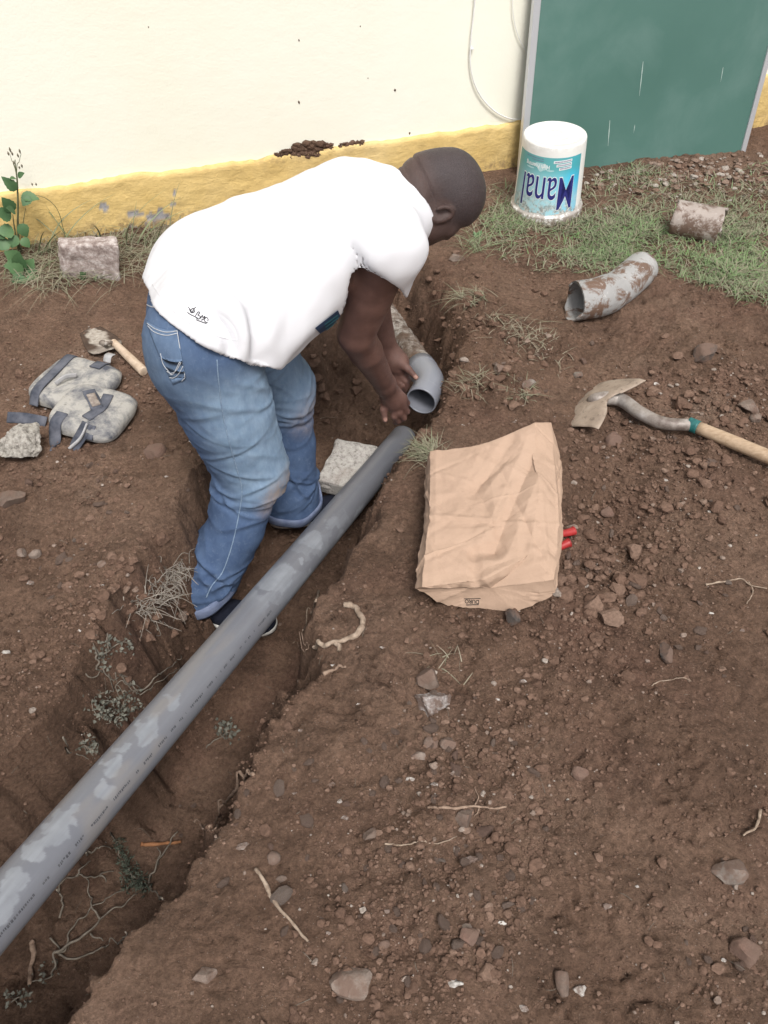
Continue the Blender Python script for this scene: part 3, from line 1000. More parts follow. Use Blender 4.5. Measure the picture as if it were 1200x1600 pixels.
THREAD = simple('pale_thread', (0.42, 0.45, 0.50), (0.52, 0.53, 0.55), 200, 0.9)
SEAMD = simple('seam_denim', (0.16, 0.23, 0.34), (0.25, 0.33, 0.43), 120, 0.9)
v, f = stitch('side_seam', JB, [(339, 562), (341, 590), (347, 640), (358, 690), (371, 735), (378, 765), (374, 800), (363, 850), (348, 893), (331, 915), (322, 934)], 0.0015, SEAMD, jeans, 120, 0.0004)
obj('side_seam', v, f, SEAMD, jeans)
v, f = stitch('hip_stitch', JB, [(221, 466), (233, 478), (250, 482), (258, 485)], 0.0011, THREAD, jeans, 40)
obj('hip_stitch', v, f, THREAD, jeans)
# back pocket: a raised patch with its own stitching
def pocket():
    rows = []
    for t in np.linspace(0, 1, 22):
        row = []
        l = spline(np.array([(229, 501, 0), (245, 543, 0), (259, 574, 0), (271, 600, 0)]), 22)[int(t * 21)]
        r = spline(np.array([(278, 515, 0), (283, 550, 0), (289, 580, 0), (290, 592, 0)]), 22)[int(t * 21)]
        for s in np.linspace(0, 1, 22):
            sag = 6 * math.sin(s * math.pi) * (1 - t)
            tip = 6 * (1 - abs(2 * s - 0.9)) * t
            row.append((l[0] * (1 - s) + r[0] * s, l[1] * (1 - s) + r[1] * s + sag - 0 * tip))
        rows.append(row)
    pts, ok = [], True
    last = None
    for row in rows:
        for (u, v) in row:
            h = JB.ray_cast(Vector(CAMP), Vector(ray(u, v)).normalized())
            if h[0] is None:
                pts.append(None)
            else:
                pts.append(np.array(h[0]) + 0.0026 * np.array(h[1]))
    m = 22
    fs, use = [], {}
    V = []
    for i in range(m - 1):
        for j in range(m - 1):
            q = (i * m + j, (i + 1) * m + j, (i + 1) * m + j + 1, i * m + j + 1)
            if all(pts[k] is not None for k in q):
                if max(np.linalg.norm(pts[q[0]] - pts[q[2]]), np.linalg.norm(pts[q[1]] - pts[q[3]])) > 0.05:
                    continue
                fs.append(tuple(use.setdefault(k, len(use)) for k in q))
    V = [pts[k] for k in use]
    return np.array(V), fs
v, f = pocket()
pk = obj('back_pocket', v, f, DENIM, jeans)
set_attr(pk.data, 'fade', np.full(len(v), 0.35))
set_attr(pk.data, 'dirt', np.zeros(len(v)))
md = pk.modifiers.new('thick', 'SOLIDIFY'); md.thickness = 0.0022; md.offset = -1
PB = BVHTree.FromPolygons([tuple(x) for x in v], f)
parts = []
for pix in ([(230, 505), (243, 514), (260, 519), (277, 517)], [(231, 509), (242, 519), (260, 524), (277, 521)],
            [(277, 517), (282, 548), (288, 578), (289, 590)], [(289, 590), (282, 597), (273, 600)],
            [(251, 552), (255, 568), (262, 578), (270, 585), (281, 565)], [(261, 580), (268, 583), (276, 578), (283, 566)],
            [(265, 590), (272, 590), (280, 583), (286, 572)]):
    pp = spline(np.array([(a, b, 0) for a, b in pix]), 26)[:, :2]
    s_ = on_surface(PB, pp, 0.0008)
    if len(s_) > 3:
        parts.append(tube(s_, 0.00085, 5))
v, f = join(parts)
obj('stitching', v, f, THREAD, pk)
# turned-up hems
def cuff(aj, sg):
    cen = aj + np.array([-0.016 if sg > 0 else 0.004, 0, 0.018])
    hn = nrm(np.array([0.22 if sg > 0 else -0.10, -0.02 if sg > 0 else 0.16, -1.0]))
    e1 = nrm(np.cross(hn, [0, 1, 0])); e2 = np.cross(hn, e1)
    prof = [(0.096, -0.004), (0.102, -0.007), (0.1060, 0.003), (0.1055, 0.018), (0.1045, 0.030), (0.099, 0.032), (0.095, 0.02)]
    seg = 48
    V = []
    for r, z in prof:
        for k in range(seg):
            a = 2 * math.pi * k / seg
            w = 1 + 0.03 * math.sin(3 * a + sg) + 0.02 * math.sin(7 * a)
            V.append(cen + e1 * math.cos(a) * r * w + e2 * math.sin(a) * r * w - hn * (z + 0.004 * math.sin(2 * a + 1)))
    fs = [(i * seg + k, i * seg + (k + 1) % seg, (i + 1) * seg + (k + 1) % seg, (i + 1) * seg + k) for i in range(len(prof) - 1) for k in range(seg)]
    return np.array(V), fs
CUFF = fabric('cuff_denim', (0.11, 0.14, 0.23), (0.18, 0.215, 0.32))
for aj, sg in ((RA, 1), (LA, -1)):
    v, f = cuff(aj, sg)
    obj('hem', v, f, CUFF, jeans)

# ---- shoes
CANVAS = fabric('navy_canvas', (0.008, 0.010, 0.018), (0.016, 0.018, 0.030))
RUBBER = simple('white_rubber', (0.50, 0.49, 0.46), (0.68, 0.67, 0.64), 60, 0.7)
DARKSOLE = simple('dark_sole', (0.02, 0.016, 0.014), (0.09, 0.06, 0.045), 60, 0.9)
def shoe(heel, d, up=0.0):
    d = nrm(np.array([d[0], d[1], up])); s = nrm(np.cross(d, [0, 0, 1])); z = np.cross(s, d)
    L = 0.295
    def W(p): return heel + d * p[0] + s * p[1] + z * p[2]
    fr = np.array([d, s, z])
    g = Sdf(heel - 0.36, heel + 0.36, 0.0042)
    g.ell(W((0.055, 0, 0.040)), fr, (0.062, 0.038, 0.050), 0.03)
    g.ell(W((0.16, 0.003, 0.030)), fr, (0.105, 0.044, 0.036), 0.03)
    g.ell(W((0.225, 0.004, 0.024)), fr, (0.070, 0.050, 0.030), 0.03)
    g.cone(W((0.055, 0, 0.05)), W((0.045, 0, 0.11)), 0.042, 0.040, 0.03)
    g.clip(-z, W((0, 0, 0.012)))
    g.clip(nrm(z - 0.1 * d), W((0.0, 0, 0.095)))
    V, Fq = g.nets()
    out = []
    for k in range(56):
        a = 2 * math.pi * k / 56
        c, sn = math.cos(a), math.sin(a)
        x = L / 2 - 0.004 + (L / 2 + 0.002) * (abs(c) ** 0.8) * (1 if c > 0 else -1)
        wid = 0.040 + 0.013 * sst(0.05, 0.21, np.array(x)) - 0.004 * math.exp(-((x - 0.12) / 0.04) ** 2)
        out.append((x, 0.003 + float(wid) * (abs(sn) ** 0.85) * (1 if sn > 0 else -1)))
    def slab(z0, z1, grow):
        lv = [(z0, grow - 0.003), (z0 + 0.003, grow), (z1 - 0.003, grow), (z1, grow - 0.003)]
        vs = [W((L / 2 + (x - L / 2) * (1 + gq / (L / 2)), y * (1 + gq / 0.045), zz)) for zz, gq in lv for x, y in out]
        n = 56
        fs = [(i * n + k, i * n + (k + 1) % n, (i + 1) * n + (k + 1) % n, (i + 1) * n + k) for i in range(3) for k in range(n)]
        fs += [tuple(range(n))[::-1], tuple(3 * n + k for k in range(n))]
        return np.array(vs), fs
    up_ = obj('shoe', V, Fq, CANVAS, man)
    v, f = slab(0.008, 0.024, 0.004); obj('midsole', v, f, RUBBER, up_)
    v, f = slab(-0.004, 0.0075, 0.001); obj('outsole', v, f, DARKSOLE, up_)
    laces = []
    for k in range(3):
        x = 0.125 + 0.028 * k
        arc = [W((x - 0.006 + 0.012 * t, -0.030 + 0.060 * t, 0.034 + 0.036 * math.sin(math.pi * t) - 0.007 * k)) for t in np.linspace(0, 1, 9)]
        laces.append(tube(arc, 0.002, 6))
    v, f = join(laces)
    obj('laces', v, f, CANVAS, up_)
shoe(RA + np.array([-0.092, 0.016, -0.083]), (0.97, -0.24))
shoe(LA + np.array([-0.055, -0.012, -0.083]), (0.95, 0.26))

# ---- prints on the shirt
PRINT_DARK = simple('shirt_print', (0.03, 0.03, 0.035), rough=0.9)
PRINT_NAVY = simple('navy_print', (0.012, 0.03, 0.075), (0.02, 0.045, 0.10), 40, 0.8)
PRINT_TEAL = simple('teal_print', (0.03, 0.16, 0.20), rough=0.8)
def scribble():
    parts = []
    base = [(300, 493), (304, 489), (302, 482), (297, 485), (301, 491)]
    lines = [[(294, 480), (297, 484), (300, 488), (303, 483), (306, 480)], [(297, 487), (301, 482), (304, 487), (299, 489), (296, 484)],
             [(293, 488), (298, 492), (304, 495), (309, 498)],
             [(305, 494), (309, 488), (312, 489), (309, 493), (313, 495), (310, 499), (306, 497)],
             [(313, 498), (316, 493), (317, 497), (320, 494), (319, 499), (322, 496), (325, 499), (324, 502)],
             [(306, 500), (311, 502), (316, 504), (322, 506)], [(314, 501), (318, 499), (320, 503), (324, 505)]]
    for l in lines:
        p = spline(np.array([(a, b, 0) for a, b in l]), 30)[:, :2]
        s_ = on_surface(SB, p, 0.0016)
        if len(s_) > 3:
            parts.append(tube(s_, 0.0008, 5))
    return join(parts)
v, f = scribble()
obj('hem_print', v, f, PRINT_DARK, shirt)
def patch(bvh, fn, n, m, lift):
    pts = {}
    for i in range(n):
        for j in range(m):
            u, v = fn(i / (n - 1), j / (m - 1))
            h = bvh.ray_cast(Vector(CAMP), Vector(ray(u, v)).normalized())
            if h[0] is not None:
                pts[(i, j)] = np.array(h[0]) + lift * np.array(h[1]) * (1 if h[1].dot(Vector(ray(u, v))) < 0 else -1)
    num, V, fs = {}, [], []
    for i in range(n - 1):
        for j in range(m - 1):
            q = [(i, j), (i + 1, j), (i + 1, j + 1), (i, j + 1)]
            if all(k in pts for k in q) and np.linalg.norm(pts[q[0]] - pts[q[2]]) < 0.04:
                for k in q:
                    if k not in num:
                        num[k] = len(V); V.append(pts[k])
                fs.append(tuple(num[k] for k in q))
    return np.array(V).reshape(-1, 3), fs
def quad(a, b, c, d):
    a, b, c, d = map(np.array, (a, b, c, d))
    return lambda s, t: (a * (1 - s) + b * s) * (1 - t) + (d * (1 - s) + c * s) * t
v, f = patch(SB, quad((491, 512), (527, 484), (534, 500), (500, 521)), 22, 14, 0.0022)
if len(v): obj('chest_print', v, f, PRINT_NAVY, shirt)
ps = []
for k in range(3):
    v, f = patch(SB, quad((505 + k * 1.5, 505 + k * 4), (526 + k, 490 + k * 4), (527 + k, 491.6 + k * 4), (506 + k * 1.5, 506.6 + k * 4)), 14, 3, 0.0034)
    if len(v): ps.append((v, f))
if ps:
    v, f = join(ps); obj('chest_print', v, f, PRINT_TEAL, shirt)
# hem line of the shirt: a double row of thread
v, f = stitch('hem_stitch', SB, [(238, 445), (262, 478), (300, 507), (340, 526), (372, 532)], 0.0007, THREAD, shirt, 60, 0.0004, 5)
obj('hem_stitch', v, f, simple('grey_thread', (0.60, 0.60, 0.62), rough=0.9), shirt)
# ------------------------------------------------------------------ the school wall
def wpt(s, z, out=0.0):
    """s metres along the wall from its left reference, z up, out towards the camera"""
    return np.array([WALL_O[0] + WDIR[0] * s + WNRM[0] * out, WALL_O[1] + WDIR[1] * s + WNRM[1] * out, z])
def wall_hit(u, v, out=0.0):
    d = ray(u, v)
    n = np.array([WNRM[0], WNRM[1], 0])
    t = ((wpt(0, 0, out) - CAMP) @ n) / (d @ n)
    return CAMP + d * t
def wall_sz(u, v, out=0.0):
    p = wall_hit(u, v, out)
    return (p[:2] - WALL_O) @ WDIR, p[2]

def wall_mats():
    m = NT('cream_paint', 0.75, 0.3)
    c = m.ramp(m.noise(1.4, 5, 0.6), [(0.3, (0.80, 0.782, 0.665)), (0.7, (0.83, 0.815, 0.72))])
    sp = m.ramp(m.noise(70, 3, 0.6), [(0.77, 0.0), (0.80, 0.4)])
    c = m.mix(sp, c, (0.40, 0.35, 0.30))
    m.base(c)
    m.bump(m.noise(13, 6, 0.6, stretch=(1, 1, 1.6)), 0.0014)
    m.bump(m.noise(120, 4, 0.6), 0.0007)
    a = m.m
    m = NT('yellow_paint', 0.7, 0.3)
    c = m.ramp(m.noise(3.5, 6, 0.65, 0.3), [(0.3, (0.60, 0.425, 0.160)), (0.55, (0.65, 0.475, 0.200)), (0.75, (0.70, 0.53, 0.255))])
    c = m.mix(0.4, c, m.ramp(m.noise(28, 6, 0.65, 0.5, stretch=(1, 1, 2.2)), [(0.3, 0.7), (0.6, 1.1)]), 'MULTIPLY')
    chip = m.attr('chip')
    c = m.mix(chip, c, m.ramp(m.noise(60, 5), [(0.3, (0.25, 0.24, 0.25)), (0.7, (0.36, 0.35, 0.36))]))
    spl = m.math('MULTIPLY', m.attr('splash'), m.ramp(m.noise(30, 6, 0.7), [(0.45, 0.0), (0.62, 0.9)]))
    c = m.mix(spl, c, (0.16, 0.105, 0.075))
    m.base(c)
    m.bump(m.noise(20, 6, 0.62, 0.6, stretch=(1, 1, 2.4)), 0.0035)
    m.bump(m.noise(110, 4, 0.6), 0.002)
    return a, m.m
CREAM, YELLOW = wall_mats()
wall = thing('painted_wall', 'cream rendered wall with a hand-painted yellow band along its foot', 'wall', wpt(1.5, 0))
Ht, Hb = 4.2, -0.5
v, f = join([box((0, 0, 0), (1, 1, 1))])
def wall_box(s0, s1, z0, z1, o0, o1):
    c = (wpt(s0, z0, o0) + wpt(s1, z1, o1)) / 2
    rot = np.array([[WDIR[0], WNRM[0], 0], [WDIR[1], WNRM[1], 0], [0, 0, 1]])
    return box(c, (s1 - s0, abs(o1 - o0), z1 - z0), rot)
v, f = wall_box(-4.0, 7.0, Hb, Ht, -0.24, 0.0)
obj('upper_wall', v, f, CREAM, wall, False)
# plinth: stands 18 mm proud with a worn, sloping top edge
TOPS = [wall_sz(u, v, 0.018) for u, v in ((0, 305), (60, 297), (140, 285), (230, 272), (330, 259), (420, 247), (500, 236), (600, 222), (700, 207), (810, 192), (1195, 118))]
ts = np.array([t[0] for t in TOPS]); tz = np.array([t[1] for t in TOPS])
ns = 620
ss = np.concatenate([np.linspace(-4, -0.15, 12), np.linspace(-0.1, 3.7, ns), np.linspace(3.75, 7, 12)])
top = np.interp(ss, ts, tz) + 0.006 * vnoise(np.stack([ss * 9, ss * 0, ss * 0], -1), 1, 3) + 0.003 * vnoise(np.stack([ss * 40, ss * 0, ss * 0], -1), 1, 5)
rows = [(-0.5, 0.018)] + [(None, k) for k in range(26)] + [('lip', 0.010), ('top', 0.0), ('in', -0.02)]
V = []
for (zz, k) in rows:
    for s_, t_ in zip(ss, top):
        if zz is None:
            fr = k / 25.0
            z = -0.12 + (t_ - 0.012 + 0.12) * fr
            q = np.array([s_, z, 0.0])
            V.append(np.array([s_, z, 0.018]))
        elif zz == 'lip': V.append(np.array([s_, t_ - 0.003, 0.013]))
        elif zz == 'top': V.append(np.array([s_, t_, 0.004]))
        elif zz == 'in': V.append(np.array([s_, t_ + 0.001, -0.01]))
        else: V.append(np.array([s_, zz, k]))
V = np.array(V)
V[:, 2] += np.where(V[:, 2] > 0.003, 0.002 * fbm(np.stack([V[:, 0], V[:, 1] * 2.2, V[:, 0] * 0], -1), 14, 4, 7), 0)
n = len(ss)
fs = np.array([(i * n + j, i * n + j + 1, (i + 1) * n + j + 1, (i + 1) * n + j) for i in range(len(rows) - 1) for j in range(n - 1)])
chips = [((250, 338), 0.050, 0.020), ((215, 335), 0.03, 0.016), ((205, 362), 0.036, 0.02), ((163, 325), 0.013, 0.012), ((272, 302), 0.010, 0.009), ((158, 378), 0.03, 0.016), ((235, 380), 0.04, 0.02), ((185, 372), 0.02, 0.014), ((270, 318), 0.010, 0.007)]
chip = np.zeros(len(V))
nz = fbm(np.stack([V[:, 0], V[:, 1], V[:, 0] * 0], -1), 42, 3, 19)
for (uv, a, b) in chips:
    s_, z_ = wall_sz(uv[0], uv[1], 0.018)
    e = np.hypot((V[:, 0] - s_) / a, (V[:, 1] - z_) / b)
    chip = np.maximum(chip, sst(1.25, 1.0, e + 0.55 * nz))
V[:, 2] -= 0.0035 * chip
W3 = np.stack([WALL_O[0] + WDIR[0] * V[:, 0] + WNRM[0] * V[:, 2], WALL_O[1] + WDIR[1] * V[:, 0] + WNRM[1] * V[:, 2], V[:, 1]], -1)
pl = obj('plinth', W3, fs, YELLOW, wall)
set_attr(pl.data, 'chip', chip)
s0, z0 = wall_sz(480, 235, 0.018); s1, z1 = wall_sz(350, 330, 0.018)
spl = np.exp(-((V[:, 0] - s0) / 0.25) ** 2 - ((V[:, 1] - z0) / 0.04) ** 2) * 0.7 + np.exp(-((V[:, 1] - 0.01) / 0.05) ** 2) * 0.8
set_attr(pl.data, 'splash', np.clip(spl, 0, 1))
# earth heaped on the ledge of the yellow band, and specks of mud on the wall
def lump_mesh(n, size, seed, sub=2, squash=(1, 1, 1), rough=0.35, freq=1.6):
    B, Fb = ico(sub)
    p = B + np.array([seed * 3.1, seed * 1.7, seed * 0.9])
    d = 1 + rough * fbm(p, freq, 3, seed)
    return B * d[:, None] * size * np.array(squash), Fb
ps = []
for k in range(190):
    u = RNG.uniform(428, 568)
    if 520 < u < 530: continue
    big = math.exp(-((u - 482) / 34) ** 2) + 0.35 * math.exp(-((u - 553) / 16) ** 2)
    s_, z_ = wall_sz(u, 245 - (u - 428) * 0.135, 0.01)
    zc = z_ + RNG.uniform(-0.015, 0.030) * (0.3 + big)
    sz = RNG.uniform(0.006, 0.017) * (0.45 + 0.75 * big)
    v, f = lump_mesh(1, sz, k + 3, 1, (1.2, 0.8, 0.8))
    ps.append((v + wpt(s_, zc, 0.008), f))
v, f = join(ps)
dl = obj('soil_smear', v, f, SOIL)
tag(dl, 'dark soil thrown up onto the ledge of the yellow band', kind='stuff')
ps = []
for (u, v_, sz) in ((467, 160, 0.0045), (617, 141, 0.004), (467, 63, 0.003), (563, 41, 0.0022), (232, 42, 0.002), (575, 122, 0.002), (640, 208, 0.0045)):
    a, f = lump_mesh(1, sz, int(u), 1, (1, 0.5, 1.2))
    ps.append((a + wall_hit(u, v_, 0.001), f))
v, f = join(ps)
obj('mud_fleck', v, f, SOIL, wall)

# ---- loose white cable on the wall
WHITEPL = simple('white_plastic', (0.72, 0.72, 0.70), (0.80, 0.80, 0.78), 30, 0.45)
cab = thing('wall_cable', 'thin white cable hanging in a loop down the cream wall beside the chalkboard', 'cable', wall_hit(740, 120))
pts = [wall_hit(u, v, 0.012) for u, v in ((746, -120), (742, 0), (736, 60), (735, 100), (742, 132), (757, 158), (778, 177), (800, 186), (818, 186))]
v, f = tube(spline(pts, 80), 0.0030, 8)
obj('cable', v, f, WHITEPL, cab)
v, f = box(wall_hit(737, 76, 0.008), (0.012, 0.016, 0.008), np.array([[WDIR[0], WNRM[0], 0], [WDIR[1], WNRM[1], 0], [0, 0, 1]]), 0.002)
obj('clip', v, f, WHITEPL, cab, False)
pts = [wall_hit(u, v, 0.010) for u, v in ((800, -140), (801, 0), (804, 35), (812, 62), (824, 84))]
v, f = tube(spline(pts, 40), 0.0016, 8)
tag(obj('wall_wire', v, f, WHITEPL), 'short thin grey-white wire dropping behind the left frame of the chalkboard', 'wire')

# ------------------------------------------------------------------ chalkboard leaning on the wall
def chalk_mat():
    m = NT('chalkboard_green', 0.6, 0.3)
    c = m.ramp(m.noise(2.2, 5, 0.6), [(0.3, (0.066, 0.146, 0.124)), (0.7, (0.082, 0.170, 0.147))])
    st = m.ramp(m.noise(3, 5, 0.6, 0.4), [(0.45, 0.0), (0.75, 0.30)])
    c = m.mix(st, c, (0.20, 0.30, 0.28))
    ch = m.ramp(m.noise(14, 4, 0.6, 0.0, stretch=(7, 7, 0.6)), [(0.74, 0.0), (0.79, 0.35)])
    c = m.mix(m.math('MULTIPLY', ch, m.ramp(m.noise(3, 2), [(0.5, 0.0), (0.6, 1.0)])), c, (0.55, 0.58, 0.56))
    m.base(c)
    m.rough(m.ramp(m.noise(6, 4), [(0.3, 0.5), (0.7, 0.7)]))
    return m.m
ALU = NT('aluminium_trim', 0.38, 0.5); ALU.base((0.62, 0.64, 0.68)); ALU.b.inputs['Metallic'].default_value = 0.55; ALU = ALU.m
GREEN = chalk_mat()
BL = Pz(809, 284, -0.02); BR = Pz(1160, 241, -0.02)
bx = nrm(BR - BL); bw = np.linalg.norm(BR - BL)
LEAN = math.radians(4.5)
bn0 = nrm(np.array([bx[1], -bx[0], 0]))
bz = nrm(np.array([0, 0, 1]) * math.cos(LEAN) - bn0 * math.sin(LEAN))
bn = nrm(np.cross(bx, bz)); bn = bn if bn[1] < 0 else -bn
board = thing('chalkboard', 'big green chalkboard in a silver metal frame leaning against the cream wall', 'chalkboard', (BL + BR) / 2)
BROT = np.stack([bx, bn, bz], 1)
BH = 1.25
def bpt(x, z, o=0.0): return BL + bx * x + bz * z + bn * o
v, f = box(bpt(bw / 2, BH / 2, 0.0), (bw - 0.02, 0.016, BH - 0.02), BROT)
obj('panel', v, f, GREEN, board, False)
for nm, c, s in (('frame_rail', bpt(0.010, BH / 2, 0.002), (0.030, 0.028, BH)), ('frame_rail', bpt(bw - 0.010, BH / 2, 0.002), (0.026, 0.028, BH)),
                 ('frame_rail', bpt(bw / 2, 0.006, 0.0015), (bw - 0.052, 0.026, 0.018)), ('frame_rail', bpt(bw / 2, BH - 0.012, 0.0015), (bw - 0.052, 0.026, 0.028))):
    v, f = box(c, s, BROT, 0.004)
    obj(nm, v, f, ALU, board, False)
# chalk strokes
CHALK = simple('chalk', (0.30, 0.40, 0.37), (0.46, 0.54, 0.51), 300, 0.95)
ps = []
def board_hit(u, v, o):
    d = ray(u, v); t = ((bpt(0, 0, o) - CAMP) @ bn) / (d @ bn)
    return CAMP + d * t
for a, b, w in (((1005, 96), (999, 150), 0.0045), ((953, 188), (950, 228), 0.004), ((992, 195), (990, 208), 0.003), ((1130, 105), (1126, 128), 0.003)):
    p0, p1 = board_hit(*a, 0.0088), board_hit(*b, 0.0088)
    d = nrm(p1 - p0); sd = np.cross(d, bn)
    pt = []
    for t in np.linspace(0, 1, 9):
        ww = w * (0.35 + 0.65 * math.sin(math.pi * min(1, t + 0.12))) * RNG.uniform(0.6, 1.1)
        c = p0 + (p1 - p0) * t
        pt += [c - sd * ww * 0.5, c + sd * ww * 0.5]
    ps.append((np.array(pt), [(2 * i, 2 * i + 1, 2 * i + 3, 2 * i + 2) for i in range(8)]))
v, f = join(ps)
obj('chalk_mark', v, f, CHALK, board)['kind'] = 'stuff'

# ------------------------------------------------------------------ upturned paint bucket
def bucket():
    b0 = gpt(853, 322)
    b0 = np.array([b0[0], b0[1], b0[2]])
    t = thing('upturned_bucket', 'upside-down white plastic bucket with a torn turquoise label standing in grass by the chalkboard', 'bucket', b0)
    tilt = Matrix.Rotation(math.radians(-1.5), 3, 'Y') @ Matrix.Rotation(math.radians(2), 3, 'X')
    R = np.array(tilt)
    z0 = b0 - R @ np.array([0, 0, 0.02])
    def Wd(v): return np.asarray(v) @ R.T + z0
    HB, r0, r1 = 0.312, 0.136, 0.121
    def rad(z): return r0 + (r1 - r0) * z / HB
    m = NT('bucket_plastic', 0.4, 0.45)
    c = m.ramp(m.noise(8, 5), [(0.3, (0.74, 0.73, 0.70)), (0.7, (0.80, 0.80, 0.78))])
    gr = m.math('MULTIPLY', m.attr('grime'), m.ramp(m.noise(45, 6, 0.7), [(0.36, 0.0), (0.52, 0.95)]))
    c = m.mix(gr, c, (0.15, 0.11, 0.085))
    m.base(c); m.bump(m.noise(60, 4), 0.0008)
    prof = [(r0 + 0.000, 0.0), (r0 + 0.008, 0.001), (r0 + 0.009, 0.006), (r0 + 0.009, 0.038), (r0 + 0.006, 0.043), (r0 - 0.001, 0.044)]
    prof += [(rad(z), z) for z in np.linspace(0.05, HB - 0.008, 16)] + [(r1 - 0.002, HB - 0.002), (r1 - 0.006, HB), (r1 - 0.012, HB), (r1 - 0.016, HB - 0.003), (r1 * 0.55, HB - 0.003), (r1 * 0.52, HB - 0.0005), (r1 * 0.49, HB - 0.003), (0.026, HB - 0.003), (0.024, HB - 0.0008), (0.020, HB - 0.0008), (0.018, HB - 0.003), (0.001, HB - 0.003)]
    prof += []
    v, f = lathe(prof, 96)
    o = obj('pail', Wd(v), f, m.m, t)
    v = np.array(v)
    set_attr(o.data, 'grime', np.clip(sst(0.070, 0.03, v[:, 2]) * 1.0 + 0.18 * (v[:, 2] > HB - 0.01), 0, 1))
    # direction to the camera, seen from above
    az = math.atan2(CAMP[1] - b0[1], CAMP[0] - b0[0])
    def cyl(x, z, lift):           # x metres to the viewer's right round the curve
        r = rad(z) + lift
        a = az + x / rad(0.14)
        return np.array([r * math.cos(a), r * math.sin(a), z])
    # printed label sheet
    lm = NT('bucket_label', 0.35, 0.45)
    col = lm.ramp(lm.attr('lx'), [(0.0, (0.16, 0.36, 0.38)), (0.30, (0.33, 0.58, 0.64)), (0.62, (0.24, 0.60, 0.70)), (0.85, (0.06, 0.52, 0.78)), (1.0, (0.05, 0.40, 0.62))])
    col = lm.mix(lm.ramp(lm.attr('ly'), [(0.60, 0.0), (0.82, 0.75)]), col, (0.075, 0.335, 0.335))
    col = lm.mix(lm.ramp(lm.attr('ly'), [(0.25, 0.45), (0.6, 0.0)]), col, (0.52, 0.70, 0.76))
    rub = lm.math('MULTIPLY', lm.ramp(lm.attr('ly'), [(0.03, 1.0), (0.42, 0.0)]), lm.ramp(lm.noise(38, 6, 0.7), [(0.44, 0.0), (0.54, 0.95)]))
    col = lm.mix(rub, col, lm.ramp(lm.noise(90, 4), [(0.4, (0.20, 0.16, 0.13)), (0.6, (0.62, 0.60, 0.57))]))
    lm.base(col)
    n, k = 60, 24
    V, lx, ly = [], [], []
    for j in range(k):
        for i in range(n):
            x = -0.165 + 0.300 * i / (n - 1)
            lo = 0.046 + 0.010 * abs(vnoise(np.array([x * 40, 0, 0]), 1, 2))
            z = lo + (0.272 - lo) * j / (k - 1)
            V.append(cyl(x, z, 0.0007)); lx.append(i / (n - 1)); ly.append(j / (k - 1))
    fs = [(j * n + i, j * n + i + 1, (j + 1) * n + i + 1, (j + 1) * n + i) for j in range(k - 1) for i in range(n - 1)]
    lb = obj('paper_label', Wd(np.array(V)), fs, lm.m, t)
    set_attr(lb.data, 'lx', lx); set_attr(lb.data, 'ly', ly)
    # lettering, upside down because the bucket is
    def letters(txt, size, sx, cx, cz, lift, mat, bold=0.0, name='lettering'):
        cu = bpy.data.curves.new('txt', 'FONT')
        cu.body = txt; cu.size = size; cu.align_x = 'CENTER'; cu.align_y = 'CENTER'; cu.offset = bold; cu.resolution_u = 4
        ob = bpy.data.objects.new('txt', cu); C.objects.link(ob)
        dg = bpy.context.evaluated_depsgraph_get()
        me = bpy.data.meshes.new_from_object(ob.evaluated_get(dg))
        bpy.data.objects.remove(ob)
        bm = bmesh.new(); bm.from_mesh(me)
        for xx in np.arange(-0.2, 0.2, 0.008):
            bmesh.ops.bisect_plane(bm, geom=bm.verts[:] + bm.edges[:] + bm.faces[:], plane_co=(xx, 0, 0), plane_no=(1, 0, 0))
        bmesh.ops.triangulate(bm, faces=bm.faces[:])
        vs = np.array([v.co[:] for v in bm.verts]); bm.verts.index_update()
        fc = [tuple(v.index for v in q.verts) for q in bm.faces]; bm.free()
        out = np.array([cyl(cx - x * sx, cz - y, lift) for x, y, _ in vs])
        return obj(name, Wd(out), fc, mat, lb, False)
    WHT = simple('print_white', (0.76, 0.80, 0.80), rough=0.5)
    NVY = simple('print_navy', (0.020, 0.022, 0.14), (0.028, 0.030, 0.19), 60, 0.5)
    letters('Manal', 0.185, 0.52, -0.004, 0.142, 0.0013, WHT, 0.0034)
    letters('Manal', 0.185, 0.52, -0.004, 0.142, 0.0019, NVY, 0.0004)
    letters('High Foaming', 0.022, 0.86, -0.055, 0.236, 0.0014, WHT, 0.0004)
    # white cloud shapes behind the small words, three bars of small print, a thin dark strip
    def bar(x0, x1, zc, h, mat, lift, slope=0.0, nm='label_print'):
        V = []
        for i in range(14):
            x = x0 + (x1 - x0) * i / 13
            zz = zc + slope * (i / 13 - 0.5)
            V += [cyl(x, zz - h / 2, lift), cyl(x, zz + h / 2, lift)]
        return np.array(V), [(2 * i, 2 * i + 2, 2 * i + 3, 2 * i + 1) for i in range(13)]
    bars = [bar(0.010 + 0.012 * k, 0.085, 0.258 - 0.013 * k, 0.010, WHT, 0.0013, 0.004) for k in range(3)]
    v, f = join(bars); obj('label_print', Wd(v), f, WHT, lb, False)['kind'] = 'stuff'
    PUR = simple('print_violet', (0.20, 0.17, 0.30), rough=0.5)
    dd = []
    for k in range(3):
        x = 0.014 + 0.012 * k
        while x < 0.080:
            w = RNG.uniform(0.0016, 0.0042)
            dd.append(bar(x, x + w, 0.258 - 0.013 * k + 0.004 * ((x - 0.01) / 0.07 - 0.5), 0.0048, PUR, 0.0018))
            x += w + 0.0013
    for k in range(2):
        x = -0.11 + 0.03 * k
        while x < -0.03:
            w = RNG.uniform(0.0014, 0.004); dd.append(bar(x, x + w, 0.264 - 0.008 * k, 0.0026, PUR, 0.0013)); x += w + 0.0013
    v, f = join(dd); obj('label_print', Wd(v), f, PUR, lb, False)['kind'] = 'stuff'
    cl = []
